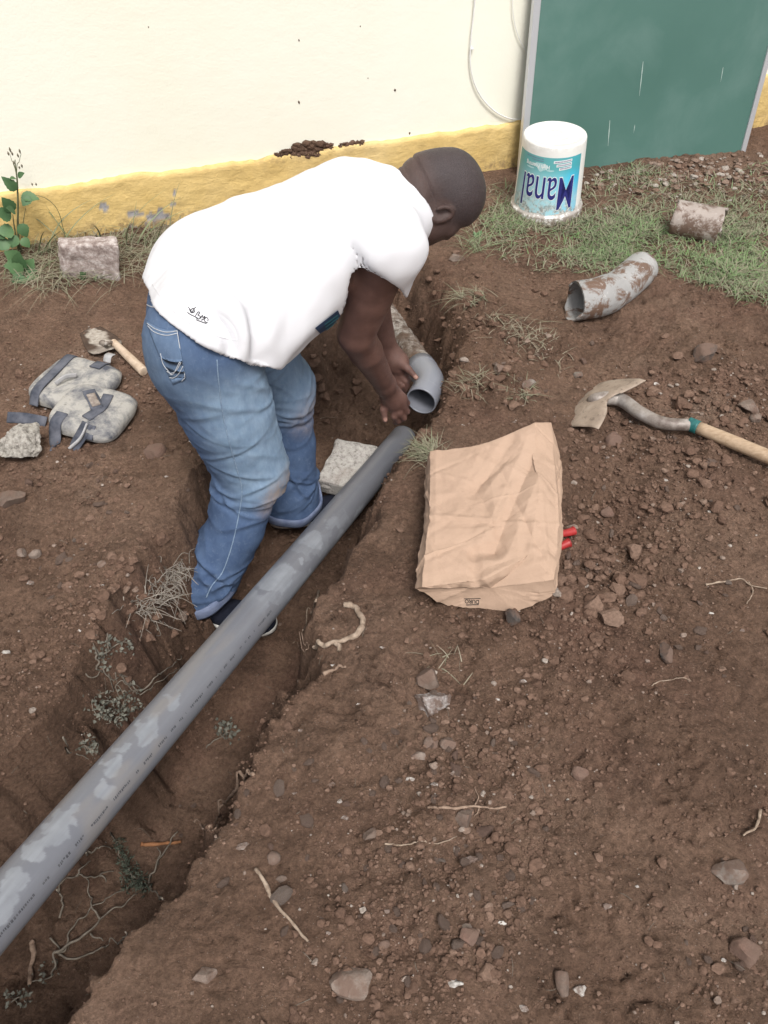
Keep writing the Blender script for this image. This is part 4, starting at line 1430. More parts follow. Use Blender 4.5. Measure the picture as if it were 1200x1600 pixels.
    for (cx, cz, a, b) in ((-0.045, 0.240, 0.020, 0.010), (-0.025, 0.236, 0.016, 0.011), (-0.038, 0.226, 0.012, 0.008), (-0.085, 0.224, 0.02, 0.003), (0.0, 0.224, 0.016, 0.003)):
        V = [cyl(cx, cz, 0.0011)] + [cyl(cx + a * math.cos(q), cz + b * math.sin(q) * (1 + 0.2 * math.sin(3 * q)), 0.0011) for q in np.linspace(0, 2 * math.pi, 20, endpoint=False)]
        cl.append((np.array(V), [(0, 1 + i, 1 + (i + 1) % 20) for i in range(20)]))
    v, f = join(cl); obj('label_print', Wd(v), f, simple('print_pale', (0.40, 0.62, 0.64), rough=0.5), lb, False)
bucket()

# ------------------------------------------------------------------ the long grey pipe
def upvc(name, stains):
    m = NT(name, 0.34, 0.45)
    c = m.ramp(m.noise(3, 4), [(0.3, (0.130, 0.135, 0.155) if stains else (0.19, 0.20, 0.235)), (0.7, (0.150, 0.153, 0.170) if stains else (0.215, 0.225, 0.26))])
    if stains:
        c = m.mix(m.attr('film'), c, m.ramp(m.noise(30, 4), [(0.3, (0.195, 0.208, 0.230)), (0.7, (0.245, 0.258, 0.282))]))
        c = m.mix(m.attr('dust'), c, (0.20, 0.185, 0.175))
        r = m.ramp(m.attr('film'), [(0, 0.33), (1, 0.55)])
        m.rough(r)
    m.base(c)
    m.bump(m.noise(200, 3), 0.0003)
    return m.m
A_ = P(631, 684, 2.70)
B_ = P(2, 1416, 1.235)
pd = nrm(B_ - A_)
PE = A_ + pd * (np.linalg.norm(B_ - A_) + 0.55)
PR = 0.0445
long_pipe = thing('grey_pipe', 'long grey plastic pipe with dried water marks slanting along the trench before the man', 'pipe', A_)
def build_pipe():
    n, seg = 900, 112
    path = A_[None] * (1 - np.linspace(0, 1, n)[:, None]) + PE[None] * np.linspace(0, 1, n)[:, None]
    L = np.linalg.norm(PE - A_)
    path[:, 2] -= 0.010 * np.sin(np.linspace(0, math.pi, n))
    v, f = hollow(path, PR, PR - 0.0035, seg)
    o = obj('pipe', v, f, upvc('grey_upvc', True), long_pipe)
    # dried water film: blotches and drips in the pipe's own coordinates (s along, a round)
    s = np.repeat(np.linspace(0, L, n), seg)
    T, N, B = frames(path)
    half = len(v) // 2
    rel = v[:half] - path.repeat(seg, 0)
    to = nrm(np.cross(pd, [0, 0, 1]))                 # sideways
    if to @ np.array([1, -1, 0]) < 0: to = -to
    up = np.cross(to, pd); up = up if up[2] > 0 else -up
    ang = np.arctan2(rel @ to, rel @ up)              # 0 on top, + towards the camera's right
    y = ang * PR
    q = np.stack([s, y, 0 * s], -1)
    w = q + 0.009 * np.stack([fbm(q, 45, 3, 3), fbm(q, 45, 3, 4), 0 * s], -1)
    film = np.zeros(half)
    # the mottled stretch
    band = sst(0.40, 0.52, s) * sst(1.07, 1.02, s + 0.012 * vnoise(q, 30, 9))
    mott = fbm(w * np.array([9, 16, 1]), 1.6, 3, 23)
    film = np.maximum(film, band * sst(-0.10, 0.02, mott + 0.35 * sst(0.55, 1.0, s) - 0.1) * sst(2.0, 1.4, np.abs(ang - 0.1)) * (0.35 + 0.30 * sst(-0.2, 0.3, vnoise(w, 22, 31))))
    def drop(s0, a0, wid, ln, tail, tw):
        d = np.hypot((w[:, 0] - s0) / wid, (w[:, 1] - a0 * PR) / ln)
        b = sst(1.06, 0.94, d)
        tt = (a0 * PR - w[:, 1]) / tail
        tl = sst(1.05, 0.9, np.abs(w[:, 0] - s0 - 0.004 * np.sin(tt * 5)) / (tw * (1.15 - 0.5 * np.clip(tt, 0, 1)))) * (tt > 0) * sst(1.05, 0.95, tt)
        return np.maximum(b, tl)
    for k in DROPS:
        film = np.maximum(film, 0.95 * drop(*k))
    film = film * (0.80 + 0.25 * fbm(q * np.array([0.4, 5.0, 1]), 30, 3, 5))
    film = np.clip(film + 0.10 * sst(0.1, 0.6, fbm(q * np.array([0.25, 7.0, 1]), 26, 3, 71)), 0, 1)
    dust = sst(0.25, 0.7, fbm(q * np.array([2, 8, 1]), 2.5, 3, 61)) * 0.55 * sst(0.9, 1.4, s)
    z = np.zeros(half)
    set_attr(o.data, 'film', np.concatenate([film, z]))
    set_attr(o.data, 'dust', np.concatenate([dust, z]))
    # line of small worn print along the lower side
    ps = []
    x = 1.02
    INK = simple('worn_ink', (0.035, 0.037, 0.045), (0.10, 0.10, 0.11), 300, 0.6)
    while x < L - 0.5:
        if RNG.random() < 0.22:
            x += RNG.uniform(0.006, 0.022)
        wdt = RNG.uniform(0.0016, 0.0042)
        h0 = 1.03 + RNG.uniform(-0.010, 0.010); h1 = h0 + RNG.uniform(0.07, 0.13)
        vs = []
        for a in (h0, h1):
            for xx in (x, x + wdt):
                c = A_ + pd * xx - np.array([0, 0, 0.010]) * math.sin(math.pi * xx / L)
                vs.append(c + (math.sin(a) * to + math.cos(a) * up) * (PR + 0.0004))
        ps.append((np.array(vs), [(0, 1, 3, 2)]))
        x += wdt + RNG.uniform(0.0008, 0.002)
    v, f = join(ps)
    obj('worn_print', v, f, INK, o, False)
DROPS = [(1.375, 0.30, 0.020, 0.010, 0.032, 0.006), (1.455, 0.20, 0.032, 0.019, 0.034, 0.011), (1.52, -0.05, 0.012, 0.008, 0.026, 0.004), (1.555, 0.10, 0.022, 0.012, 0.036, 0.006), (1.60, 0.55, 0.018, 0.020, 0.016, 0.010),
         (1.70, 0.25, 0.030, 0.022, 0.034, 0.010), (1.665, 0.05, 0.014, 0.012, 0.034, 0.007), (1.745, 0.0, 0.020, 0.02, 0.030, 0.007), (1.80, 0.15, 0.022, 0.02, 0.02, 0.006), (1.84, 0.45, 0.03, 0.02, 0.02, 0.01),
         (0.93, 0.1, 0.055, 0.040, 0.02, 0.03), (0.74, 0.25, 0.040, 0.030, 0.02, 0.02), (0.83, 0.6, 0.008, 0.007, 0.004, 0.003), (0.875, 0.55, 0.010, 0.012, 0.01, 0.004)]
build_pipe()

# ------------------------------------------------------------------ old pipe in the trench with the new elbow on it
M0 = P(658, 627, 2.50)                                   # mouth of the elbow
d2 = nrm([-0.36, -0.93, -0.02])
E1 = M0 - d2 * 0.100                                     # bend
d1 = nrm(E1 - P(606, 500, 3.00))
ELB = upvc('grey_upvc_clean', False)
elb = thing('pipe_elbow', 'clean grey plastic elbow held by the man, its open mouth facing him', 'pipe elbow', M0)
bend = []
q0, q1, q2 = E1 - d1 * 0.055, E1, E1 + d2 * 0.035
for t in np.linspace(0, 1, 14):
    bend.append((1 - t) ** 2 * q0 + 2 * t * (1 - t) * q1 + t * t * q2)
path = np.vstack([[E1 - d1 * 0.125], [E1 - d1 * 0.09], bend, [q2 + d2 * 0.02], [M0 - d2 * 0.004], [M0]])
ro = np.full(len(path), 0.0475); ro[:2] = 0.0492; ro[-3:] = 0.0492; ro[-1] = 0.0484
v, f = hollow(path, ro, ro - 0.0045, 56)
obj('bend', v, f, ELB, elb)
for c, d in ((E1 - d1 * 0.088, d1), (q2 + d2 * 0.018, d2)):
    a = np.linspace(-0.003, 0.003, 5)
    v, f = hollow(c[None] + a[:, None] * d[None], 0.0478 + 0.0018 * np.sqrt(1 - (a / 0.0031) ** 2), 0.0465, 56)
    obj('socket_rim', v, f, ELB, elb)
op_end = P(603, 492, 3.02)
oldp = thing('old_pipe', 'old drain pipe caked in cement and soil coming out of the end of the trench', 'pipe', op_end)
st = E1 - d1 * 0.085
pth = spline([st, st * 0.6 + op_end * 0.4, op_end, op_end + (op_end - st) * 0.35], 120)
v, f = tube(pth, 0.041, 64)
q = fbm(v, 30, 4, 3)
cen = pth.repeat(64, 0)
v = cen + (v - cen) * (1 + 0.10 * sst(-0.1, 0.5, q) + 0.03 * fbm(v, 90, 2, 8))[:, None]
om = NT('caked_pipe', 0.95, 0.2)
c = om.ramp(om.noise(45, 6, 0.72), [(0.36, (0.06, 0.045, 0.038)), (0.48, (0.20, 0.165, 0.14)), (0.62, (0.40, 0.37, 0.34))])
c = om.mix(om.ramp(om.noise(9, 4), [(0.5, 0.0), (0.62, 0.8)]), c, (0.12, 0.078, 0.056))
om.base(c); om.bump(om.noise(120, 5, 0.7), 0.003)
obj('pipe', v, f, om.m, oldp)

# ------------------------------------------------------------------ discarded pipe pieces on the grass edge
def dirty_pipe(name, c1, c2, dirt=(0.13, 0.075, 0.05), amt=0.55, sc_=12):
    m = NT(name, 0.6, 0.35)
    c = m.ramp(m.noise(6, 5), [(0.3, c1), (0.7, c2)])
    c = m.mix(m.ramp(m.noise(sc_, 6, 0.7, 0.4), [(amt - 0.05, 0.0), (amt + 0.04, 0.95)]), c, dirt)
    c = m.mix(m.ramp(m.noise(60, 5, 0.7), [(0.6, 0.0), (0.68, 0.7)]), c, (0.50, 0.48, 0.46))
    m.base(c); m.bump(m.noise(sc_ * 4, 5, 0.7), 0.002)
    return m.m
def ground_up(p, r): return np.array([p[0], p[1], gz(p[0], p[1]) + r])
rr = 0.068
a0 = ground_up(gpt(893, 496), rr - 0.005); a1 = ground_up(gpt(948, 488), rr); a2 = ground_up(gpt(998, 444), rr - 0.002)
fit = thing('broken_pipe_bend', 'discarded dirty grey pipe bend with a jagged open end lying where the grass stops', 'pipe bend', a1)
pth = spline([a0, a0 * 0.3 + a1 * 0.7, a1 * 0.7 + a2 * 0.3, a2], 60)
ro = np.interp(np.linspace(0, 1, 60), [0, 0.45, 0.5, 0.55, 0.97, 1], [0.066, 0.067, 0.066, 0.062, 0.061, 0.058])
v, f = hollow(pth, ro, ro - 0.006, 56)
v = np.array(v)
nn = 60 * 56
ring = np.arange(56)
cut = 0.012 * vnoise(np.stack([np.cos(ring * 2 * math.pi / 56) * 2, np.sin(ring * 2 * math.pi / 56) * 2, ring * 0], -1), 1, 4) + 0.02 * np.sin(ring * 2 * math.pi / 56)
dax = nrm(pth[1] - pth[0])
for off in (0, nn):
    v[off:off + 56] += cut[:, None] * dax
obj('bend', v, f, dirty_pipe('dirty_grey_pipe', (0.25, 0.245, 0.24), (0.34, 0.335, 0.33), amt=0.53, sc_=16), fit)
v, f = tube(np.array([a2 - nrm(a2 - a1) * 0.006, a2 - nrm(a2 - a1) * 0.001]), 0.056, 40)
obj('end_cap', v, f, dirty_pipe('grey_pipe_end', (0.33, 0.32, 0.31), (0.42, 0.41, 0.40), amt=0.62), fit)
b0 = ground_up(gpt(1047, 366), 0.066); b1 = ground_up(gpt(1120, 378), 0.062)
stub = thing('pipe_stub', 'short broken length of brown-stained pipe lying in the grass near the chalkboard', 'pipe piece', (b0 + b1) / 2)
pth = spline([b0, b1], 24)
ro = np.full(24, 0.068)
v, f = hollow(pth, ro, ro - 0.011, 48)
v = np.array(v)
dax = nrm(b1 - b0)
for off in (0, 24 * 48):
    e = off + 23 * 48
    v[e:e + 48] += (0.012 * vnoise(np.stack([np.cos(np.arange(48) * 2 * math.pi / 48) * 1.5, np.sin(np.arange(48) * 2 * math.pi / 48) * 1.5, np.zeros(48)], -1), 1, 9))[:, None] * dax
    v[off:off + 48] += (0.010 * vnoise(np.stack([np.cos(np.arange(48) * 2 * math.pi / 48) * 2, np.sin(np.arange(48) * 2 * math.pi / 48) * 2, np.zeros(48)], -1), 1, 5))[:, None] * dax
obj('pipe', v, f, dirty_pipe('brown_stained_pipe', (0.27, 0.225, 0.20), (0.40, 0.35, 0.32), (0.12, 0.075, 0.055), 0.49, 14), stub)

# ------------------------------------------------------------------ shovel
def shovel():
    K = gpt(1076, 679) + np.array([0, 0, 0.035])         # collar between socket and handle
    HE = gpt(1215, 735) + np.array([0, 0, 0.030])
    HE = K + nrm(HE - K) * 1.05
    HE[2] = max(HE[2], gz(HE[0], HE[1]) + 0.012)
    N0 = P(962, 622, 2.20)
    g0 = gz(N0[0], N0[1])
    N0 = Pz(962, 622, g0 + 0.085)
    A1 = Pz(1008, 592, gz(*gpt(1008, 600)[:2]) + 0.075)
    A2 = Pz(934, 668, gz(*gpt(934, 672)[:2]) + 0.050)
    tip = gpt(880, 655) - np.array([0.03, 0.0, 0.06])
    t = thing('shovel', 'muddy round-point shovel with a wooden handle lying on the dug soil, its blade dug in', 'shovel', (K + HE) / 2)
    Wv = A1 - A2; half = np.linalg.norm(Wv) / 2; w = Wv / (2 * half)
    D = nrm(tip - (A1 + A2) / 2); D = nrm(D - w * (D @ w))
    Nn = np.cross(D, w); Nn = Nn if Nn[2] > 0 else -Nn
    mid = (A1 + A2) / 2
    V, n, k = [], 41, 30
    Lb = 0.285
    for j in range(k):
        s = j / (k - 1)
        wd = half * (1.0 if s < 0.45 else math.sqrt(max(1 - ((s - 0.45) / 0.56) ** 2, 0.0)))
        for i in range(n):
            x = -1 + 2 * i / (n - 1)
            crown = 0.019 * (1 - abs(x) ** 1.6) * (1 - 0.55 * s)
            notch = 0.038 * (math.exp(-(x / 0.42) ** 2)) * (1 - s) ** 3
            curl = 0.006 * max(0, 1 - s / 0.07) * (0.35 + 0.65 * (abs(x) > 0.28))
            bow = 0.016 * math.sin(math.pi * s) - 0.012 * s
            V.append(mid + w * x * wd + D * (s * Lb + notch) + Nn * (crown + bow - curl))
    fs = [(j * n + i, j * n + i + 1, (j + 1) * n + i + 1, (j + 1) * n + i) for j in range(k - 1) for i in range(n - 1)]
    m = NT('muddy_steel', 0.62, 0.45)
    c = m.ramp(m.noise(16, 6, 0.65, 0.3), [(0.32, (0.20, 0.155, 0.12)), (0.55, (0.33, 0.26, 0.205)), (0.75, (0.40, 0.34, 0.28))])
    c = m.mix(m.ramp(m.noise(50, 5, 0.7), [(0.55, 0.0), (0.68, 0.8)]), c, (0.11, 0.075, 0.055))
    m.base(c); m.bump(m.noise(90, 5, 0.7), 0.0012)
    b = obj('blade', np.array(V), fs, m.m, t)
    md = b.modifiers.new('thick', 'SOLIDIFY'); md.thickness = 0.0028; md.offset = 0
    m2 = NT('worn_steel', 0.5, 0.5)
    c = m2.ramp(m2.noise(11, 6, 0.7), [(0.36, (0.13, 0.10, 0.085)), (0.5, (0.28, 0.245, 0.22)), (0.68, (0.46, 0.43, 0.41))])
    m2.base(c); m2.b.inputs['Metallic'].default_value = 0.15; m2.bump(m2.noise(90, 5, 0.7), 0.001)
    zk = K[2]
    root = mid + Nn * 0.022 + D * 0.085
    q1 = Pz(968, 624, root[2] - 0.004); q2 = Pz(1000, 645, (root[2] * 0.45 + zk * 0.55)); q3 = Pz(1036, 661, root[2] * 0.12 + zk * 0.88)
    pth = spline([root + D * 0.045 - Nn * 0.010, root, q1, q2, q3, K], 40)
    v, f = tube(pth, np.interp(np.linspace(0, 1, 40), [0, 0.15, 0.3, 0.55, 1], [0.006, 0.017, 0.021, 0.0195, 0.0172]), 24)
    obj('socket', v, f, m2.m, t)
    dx = nrm(HE - K)
    v, f = tube(spline([K - dx * 0.012, K + dx * 0.018], 6), 0.0195, 24)
    obj('tape', v, f, simple('teal_tape', (0.01, 0.085, 0.085), (0.02, 0.13, 0.125), 90, 0.5), t)
    m3 = NT('ash_handle', 0.6, 0.35)
    c = m3.ramp(m3.noise(18, 6, 0.65, 0.3, stretch=(1, 6, 6)), [(0.3, (0.30, 0.205, 0.13)), (0.7, (0.46, 0.345, 0.24))])
    c = m3.mix(m3.ramp(m3.noise(24, 5, 0.7), [(0.55, 0.0), (0.7, 0.5)]), c, (0.24, 0.17, 0.12))
    m3.base(c); m3.bump(m3.noise(60, 5), 0.0008)
    hp = spline([K + dx * 0.014, (K + HE) / 2, HE], 40)
    v, f = tube(hp, np.interp(np.linspace(0, 1, 40), [0, 0.1, 1], [0.0175, 0.019, 0.0175]), 24)
    obj('handle', v, f, m3.m, t)
shovel()

# ------------------------------------------------------------------ paper sack
def paper_mat():
    m = NT('kraft_paper', 0.8, 0.25)
    c = m.ramp(m.noise(5, 4), [(0.3, (0.385, 0.266, 0.193)), (0.7, (0.420, 0.294, 0.217))])
    c = m.mix(0.25, c, m.ramp(m.noise(160, 4, 0.6, 0.0, stretch=(1, 4, 1)), [(0.3, 0.85), (0.7, 1.1)]), 'MULTIPLY')
    m.base(c)
    m.bump(m.noise(22, 4, 0.6), 0.003)
    m.b.inputs['Transmission Weight'].default_value = 0.0
    return m.m
def sack():
    zb = 0.0
    gl, gr = gpt(690, 948), gpt(815, 955)
    z0 = (gl[2] + gr[2]) / 2 + 0.006
    BLc, BRc = Pz(700, 946, z0), Pz(806, 953, z0)         # lower edge of the base panel
    TLc, TRc = Pz(649, 919, z0 + 0.055), Pz(868, 928, z0 + 0.045)
    ULc, URc = Pz(660, 917, z0 + 0.085), Pz(826, 868, z0 + 0.115)
    # mouth of the bag, standing away from the camera
    zm = z0 + 0.015
    mBL, mBR = Pz(690, 745, zm), Pz(872, 770, zm)
    mUL, mUR = Pz(674, 706, z0 + 0.13), Pz(836, 661, z0 + 0.185)
    mURo = Pz(860, 661, z0 + 0.16)
    t = thing('paper_bag', 'crumpled brown paper bag lying on the soil at the edge of the trench', 'paper bag', (BLc + mBR) / 2)
    # cross-section loops (8 corners, far side = ground side) from base to mouth
    base = [BLc, BRc, TRc, Pz(864, 905, z0 + 0.09), URc, Pz(757, 905, z0 + 0.095), ULc, TLc]
    mouth = [mBL, mBR, Pz(878, 735, z0 + 0.09), mURo, mUR, Pz(755, 694, z0 + 0.150), mUL, Pz(668, 735, z0 + 0.07)]
    midl = [Pz(700, 860, z0), Pz(850, 890, z0), Pz(877, 838, z0 + 0.07), Pz(872, 800, z0 + 0.12), Pz(842, 770, z0 + 0.155), Pz(756, 800, z0 + 0.125), Pz(671, 800, z0 + 0.11), Pz(662, 835, z0 + 0.06)]
    loops = [np.array(base), np.array(midl), np.array(mouth)]
    nper, nl = 64, 190
    def section(s):
        if s < 0.5: a, b, q = loops[0], loops[1], s * 2
        else: a, b, q = loops[1], loops[2], s * 2 - 1
        c = a * (1 - q) + b * q
        out = []
        for k in range(8):
            p, r = c[k], c[(k + 1) % 8]
            for i in range(nper):
                out.append(p + (r - p) * i / nper)
        return np.array(out)
    V = np.array([section(s) for s in np.linspace(0, 1, nl)])
    m_ = 8 * nper
    flat = V.reshape(-1, 3)
    fs = [(j * m_ + i, j * m_ + (i + 1) % m_, (j + 1) * m_ + (i + 1) % m_, (j + 1) * m_ + i) for j in range(nl - 1) for i in range(m_)]
    # base panel: fan grid
    cb = flat[:m_]
    cen = cb.mean(0)
    Vb = [cb]
    rings = 8
    for k in range(1, rings):
        Vb.append(cb + (cen - cb) * k / rings)
    extra = np.concatenate(Vb[1:] + [cen[None]])
    n0 = len(flat)
    def rid(k, i): return (i % m_) if k == 0 else n0 + (k - 1) * m_ + (i % m_)
    for k in range(rings - 1):
        for i in range(m_):
            fs.append((rid(k, i + 1), rid(k, i), rid(k + 1, i), rid(k + 1, i + 1)))
    last = n0 + (rings - 1) * m_
    for i in range(m_):
        fs.append((rid(rings - 1, i + 1), rid(rings - 1, i), last))
    flat = np.concatenate([flat, extra])
    me = mesh_from('sack', flat, fs, True)
    N = normals_of(me)
    # sharp creases: folded planes, each within its own reach
    d = np.zeros(len(flat))
    rg = np.random.default_rng(5)
    c0 = flat.mean(0)
    for k in range(60):
        c = flat[rg.integers(0, len(flat))]
        dr = nrm(rg.normal(size=3)); ln = nrm(np.cross(dr, rg.normal(size=3)))
        q = (flat - c) @ dr
        along = (flat - c) @ ln
        reach = rg.uniform(0.05, 0.13)
        wdt = rg.uniform(0.004, 0.018)
        env = np.exp(-(along / reach) ** 2)
        amp = rg.uniform(0.0010, 0.0034) * rg.choice([-1, 1])
        d += amp * env * np.maximum(0, 1 - np.abs(q) / wdt)
    # the long diagonal fold that runs from the upper right down to the left
    for (pa, pb, amp, wdt) in ((Pz(842, 690, z0 + .18), Pz(772, 858, z0 + .11), 0.014, 0.034), (Pz(772, 858, z0 + .11), Pz(742, 862, z0 + .1), 0.010, 0.03), (Pz(742, 862, z0 + .1), Pz(742, 910, z0 + .09), 0.008, 0.02),
                               (Pz(695, 818, z0 + .12), Pz(768, 816, z0 + .13), 0.006, 0.014), (Pz(770, 905, z0 + .09), Pz(850, 880, z0 + .1), -0.010, 0.03), (Pz(800, 690, z0 + .16), Pz(740, 770, z0 + .13), 0.008, 0.024), (Pz(822, 812, z0 + .14), Pz(822, 870, z0 + .12), 0.007, 0.02)):
        ab = pb - pa
        tt = np.clip(((flat - pa) @ ab) / (ab @ ab), 0, 1)
        dist = np.linalg.norm(flat - pa - tt[:, None] * ab, axis=1)
        d += amp * np.maximum(0, 1 - dist / wdt)
    d += 0.0008 * fbm(flat, 45, 3, 7) + 0.0035 * fbm(flat, 11, 2, 9)
    flat = flat + N * d[:, None]
    # ragged mouth
    me.vertices.foreach_set('co', flat.astype(np.float32).ravel()); me.update()
    o = link('sack', me, paper_mat(), t)
    try:
        me.set_sharp_from_angle(angle=math.radians(14))
    except Exception:
        pass
    md = o.modifiers.new('thick', 'SOLIDIFY'); md.thickness = 0.0012; md.offset = -1
    # printed mark on the base, upside down
    bv = BVHTree.FromPolygons([tuple(x) for x in flat], [tuple(q) for q in fs])
    cu = bpy.data.curves.new('txt', 'FONT'); cu.body = 'DURO'; cu.size = 1.0; cu.align_x = 'CENTER'; cu.align_y = 'CENTER'; cu.offset = 0.02
    ob = bpy.data.objects.new('txt', cu); C.objects.link(ob)
    me2 = bpy.data.meshes.new_from_object(ob.evaluated_get(bpy.context.evaluated_depsgraph_get()))
    bpy.data.objects.remove(ob)
    co = coords_of(me2); fc = [tuple(p.vertices) for p in me2.polygons]
    wid = co[:, 0].max() - co[:, 0].min(); hei = co[:, 1].max() - co[:, 1].min()
    out = []
    for x, y, _ in co:
        u = 737.5 - x / wid * 22; v_ = 939.0 + y / hei * 6.5 - 0.06 * (737.5 - u)
        h = bv.ray_cast(Vector(CAMP), Vector(ray(u, v_)).normalized())
        out.append(np.array(h[0]) + 0.0020 * (np.array(h[1]) if h[1].dot(Vector(ray(u, v_))) < 0 else -np.array(h[1])) if h[0] is not None else P(u, v_, 1.9))
    INKB = simple('black_ink', (0.03, 0.026, 0.024), rough=0.8)
    obj('printed_mark', np.array(out), fc, INKB, o, False)
    bars = []
    for (v0, hgt, u0, u1) in ((934.0, 1.1, 725, 751), (943.6, 1.4, 728, 748)):
        pts = []
        for i in range(9):
            u = u0 + (u1 - u0) * i / 8
            for vv in (v0, v0 + hgt):
                vv2 = vv - 0.06 * (737.5 - u) * -1 * 0 + 0.0
                h = bv.ray_cast(Vector(CAMP), Vector(ray(u, vv2 - 0.02 * (u - 737))).normalized())
                pts.append(np.array(h[0]) + 0.0020 * (np.array(h[1]) if h[1].dot(Vector(ray(u, vv))) < 0 else -np.array(h[1])) if h[0] is not None else P(u, vv, 1.9))
        bars.append((np.array(pts), [(2 * i, 2 * i + 1, 2 * i + 3, 2 * i + 2) for i in range(8)]))
    v, f = join(bars)
    obj('printed_mark', v, f, INKB, o, False)
sack()

# ------------------------------------------------------------------ pliers half under the bag
def pliers():
    e1, e2 = gpt(890, 836), gpt(883, 854)
    RED = simple('red_grip', (0.30, 0.022, 0.022), (0.40, 0.032, 0.03), 60, 0.45)
    STEEL = simple('plier_steel', (0.10, 0.10, 0.10), (0.20, 0.19, 0.18), 60, 0.5)
    piv = gpt(836, 868) + np.array([-0.03, 0.0, 0.006])
    t = thing('pliers', 'red-handled pliers with their grips sticking out from under the paper bag', 'pliers', piv)
    for k, e in enumerate((e1, e2)):
        e = e + np.array([0.006, 0, 0.014])
        mid = (e + piv) / 2 + np.array([0.004, 0.012 if k == 0 else -0.010, 0.0])
        mid[2] = max(mid[2], gz(mid[0], mid[1]) + 0.008)
        v, f = tube(spline([piv * 0.8 + e * 0.2, mid, e * 0.96 + mid * 0.04, e], 28), np.interp(np.linspace(0, 1, 28), [0, 0.5, 0.85, 0.96, 1], [0.007, 0.009, 0.0130, 0.012, 0.005]), 16)
        obj('grip', v, f, RED, t)
    jd = nrm(piv - (e1 + e2) / 2)
    v, f = box(piv + jd * 0.02 + np.array([0, 0, 0.002]), (0.07, 0.022, 0.010), np.stack([jd, nrm(np.cross([0, 0, 1], jd)), [0, 0, 1]], 1), 0.003)
    obj('jaw', v, f, STEEL, t)
pliers()

# ------------------------------------------------------------------ blocks and bricks
CONC = NT('weathered_concrete', 0.95, 0.2)
_c = CONC.ramp(CONC.noise(70, 6, 0.72), [(0.34, (0.17, 0.155, 0.145)), (0.48, (0.38, 0.36, 0.34)), (0.66, (0.50, 0.48, 0.455))])
_c = CONC.mix(CONC.ramp(CONC.noise(9, 4), [(0.55, 0.0), (0.7, 0.35)]), _c, (0.24, 0.19, 0.16))
CONC.base(_c); CONC.bump(CONC.noise(110, 6, 0.75), 0.005); CONC = CONC.m
BRK = NT('pinkish_block', 0.95, 0.2)
_c = BRK.ramp(BRK.noise(40, 6, 0.7), [(0.36, (0.20, 0.155, 0.14)), (0.5, (0.33, 0.275, 0.255)), (0.62, (0.50, 0.45, 0.43))])
BRK.base(_c); BRK.bump(BRK.noise(90, 6, 0.7), 0.004); BRK = BRK.m
def rough_block(name, corners, thick, mat, label, cat, amp=0.004, n=22, seed=1, down=None):
    """corners: 4 points of the upper face, in order; extruded down by thick"""
    c = np.array(corners); dn = down if down is not None else -nrm(np.cross(c[1] - c[0], c[3] - c[0]))
    if dn[2] > 0: dn = -dn
    bm = bmesh.new()
    vs = [bm.verts.new(p) for p in c] + [bm.verts.new(p + dn * thick) for p in c]
    for q in ((0, 1, 2, 3), (7, 6, 5, 4), (0, 4, 5, 1), (1, 5, 6, 2), (2, 6, 7, 3), (3, 7, 4, 0)):
        bm.faces.new([vs[i] for i in q])
    bmesh.ops.recalc_face_normals(bm, faces=bm.faces[:])
    bmesh.ops.bevel(bm, geom=list(bm.edges), offset=min(0.009, thick * 0.25), segments=2, profile=0.5, affect='EDGES')
    bmesh.ops.subdivide_edges(bm, edges=bm.edges[:], cuts=n, use_grid_fill=True)
    V = np.array([v.co[:] for v in bm.verts]); bm.verts.index_update()
    fs = [tuple(v.index for v in f.verts) for f in bm.faces]; bm.free()
    me = mesh_from(name, V, fs)
    N = normals_of(me)
    V = V + N * (amp * fbm(V, 30, 4, seed) + amp * 0.8 * fbm(V, 90, 2, seed + 3))[:, None]
    me.vertices.foreach_set('co', V.astype(np.float32).ravel()); me.update()
    o = link(name, me, mat)
    return tag(o, label, cat)
zt = -0.245
rough_block('concrete_block', [Pz(527, 684, zt + 0.02), Pz(606, 700, zt + 0.01), Pz(560, 768, zt - 0.01), Pz(495, 748, zt)], 0.062, CONC, 'pale rough concrete block lying in the trench beside the end of the long pipe', 'concrete block', 0.004, 8, 5)
bb = gpt(140, 432)
f0 = np.array([Pz(93, 384, bb[2] + 0.125), Pz(186, 382, bb[2] + 0.125)])
dpt = np.array([-WNRM[0], -WNRM[1], 0]) * 0.07
rough_block('concrete_brick', [f0[0], f0[1], f0[1] + dpt, f0[0] + dpt], 0.16, BRK, 'pinkish-grey brick standing in the grass against the yellow band of the wall', 'brick', 0.004, 8, 8, nrm([-0.22, 0.0, -1.0]))

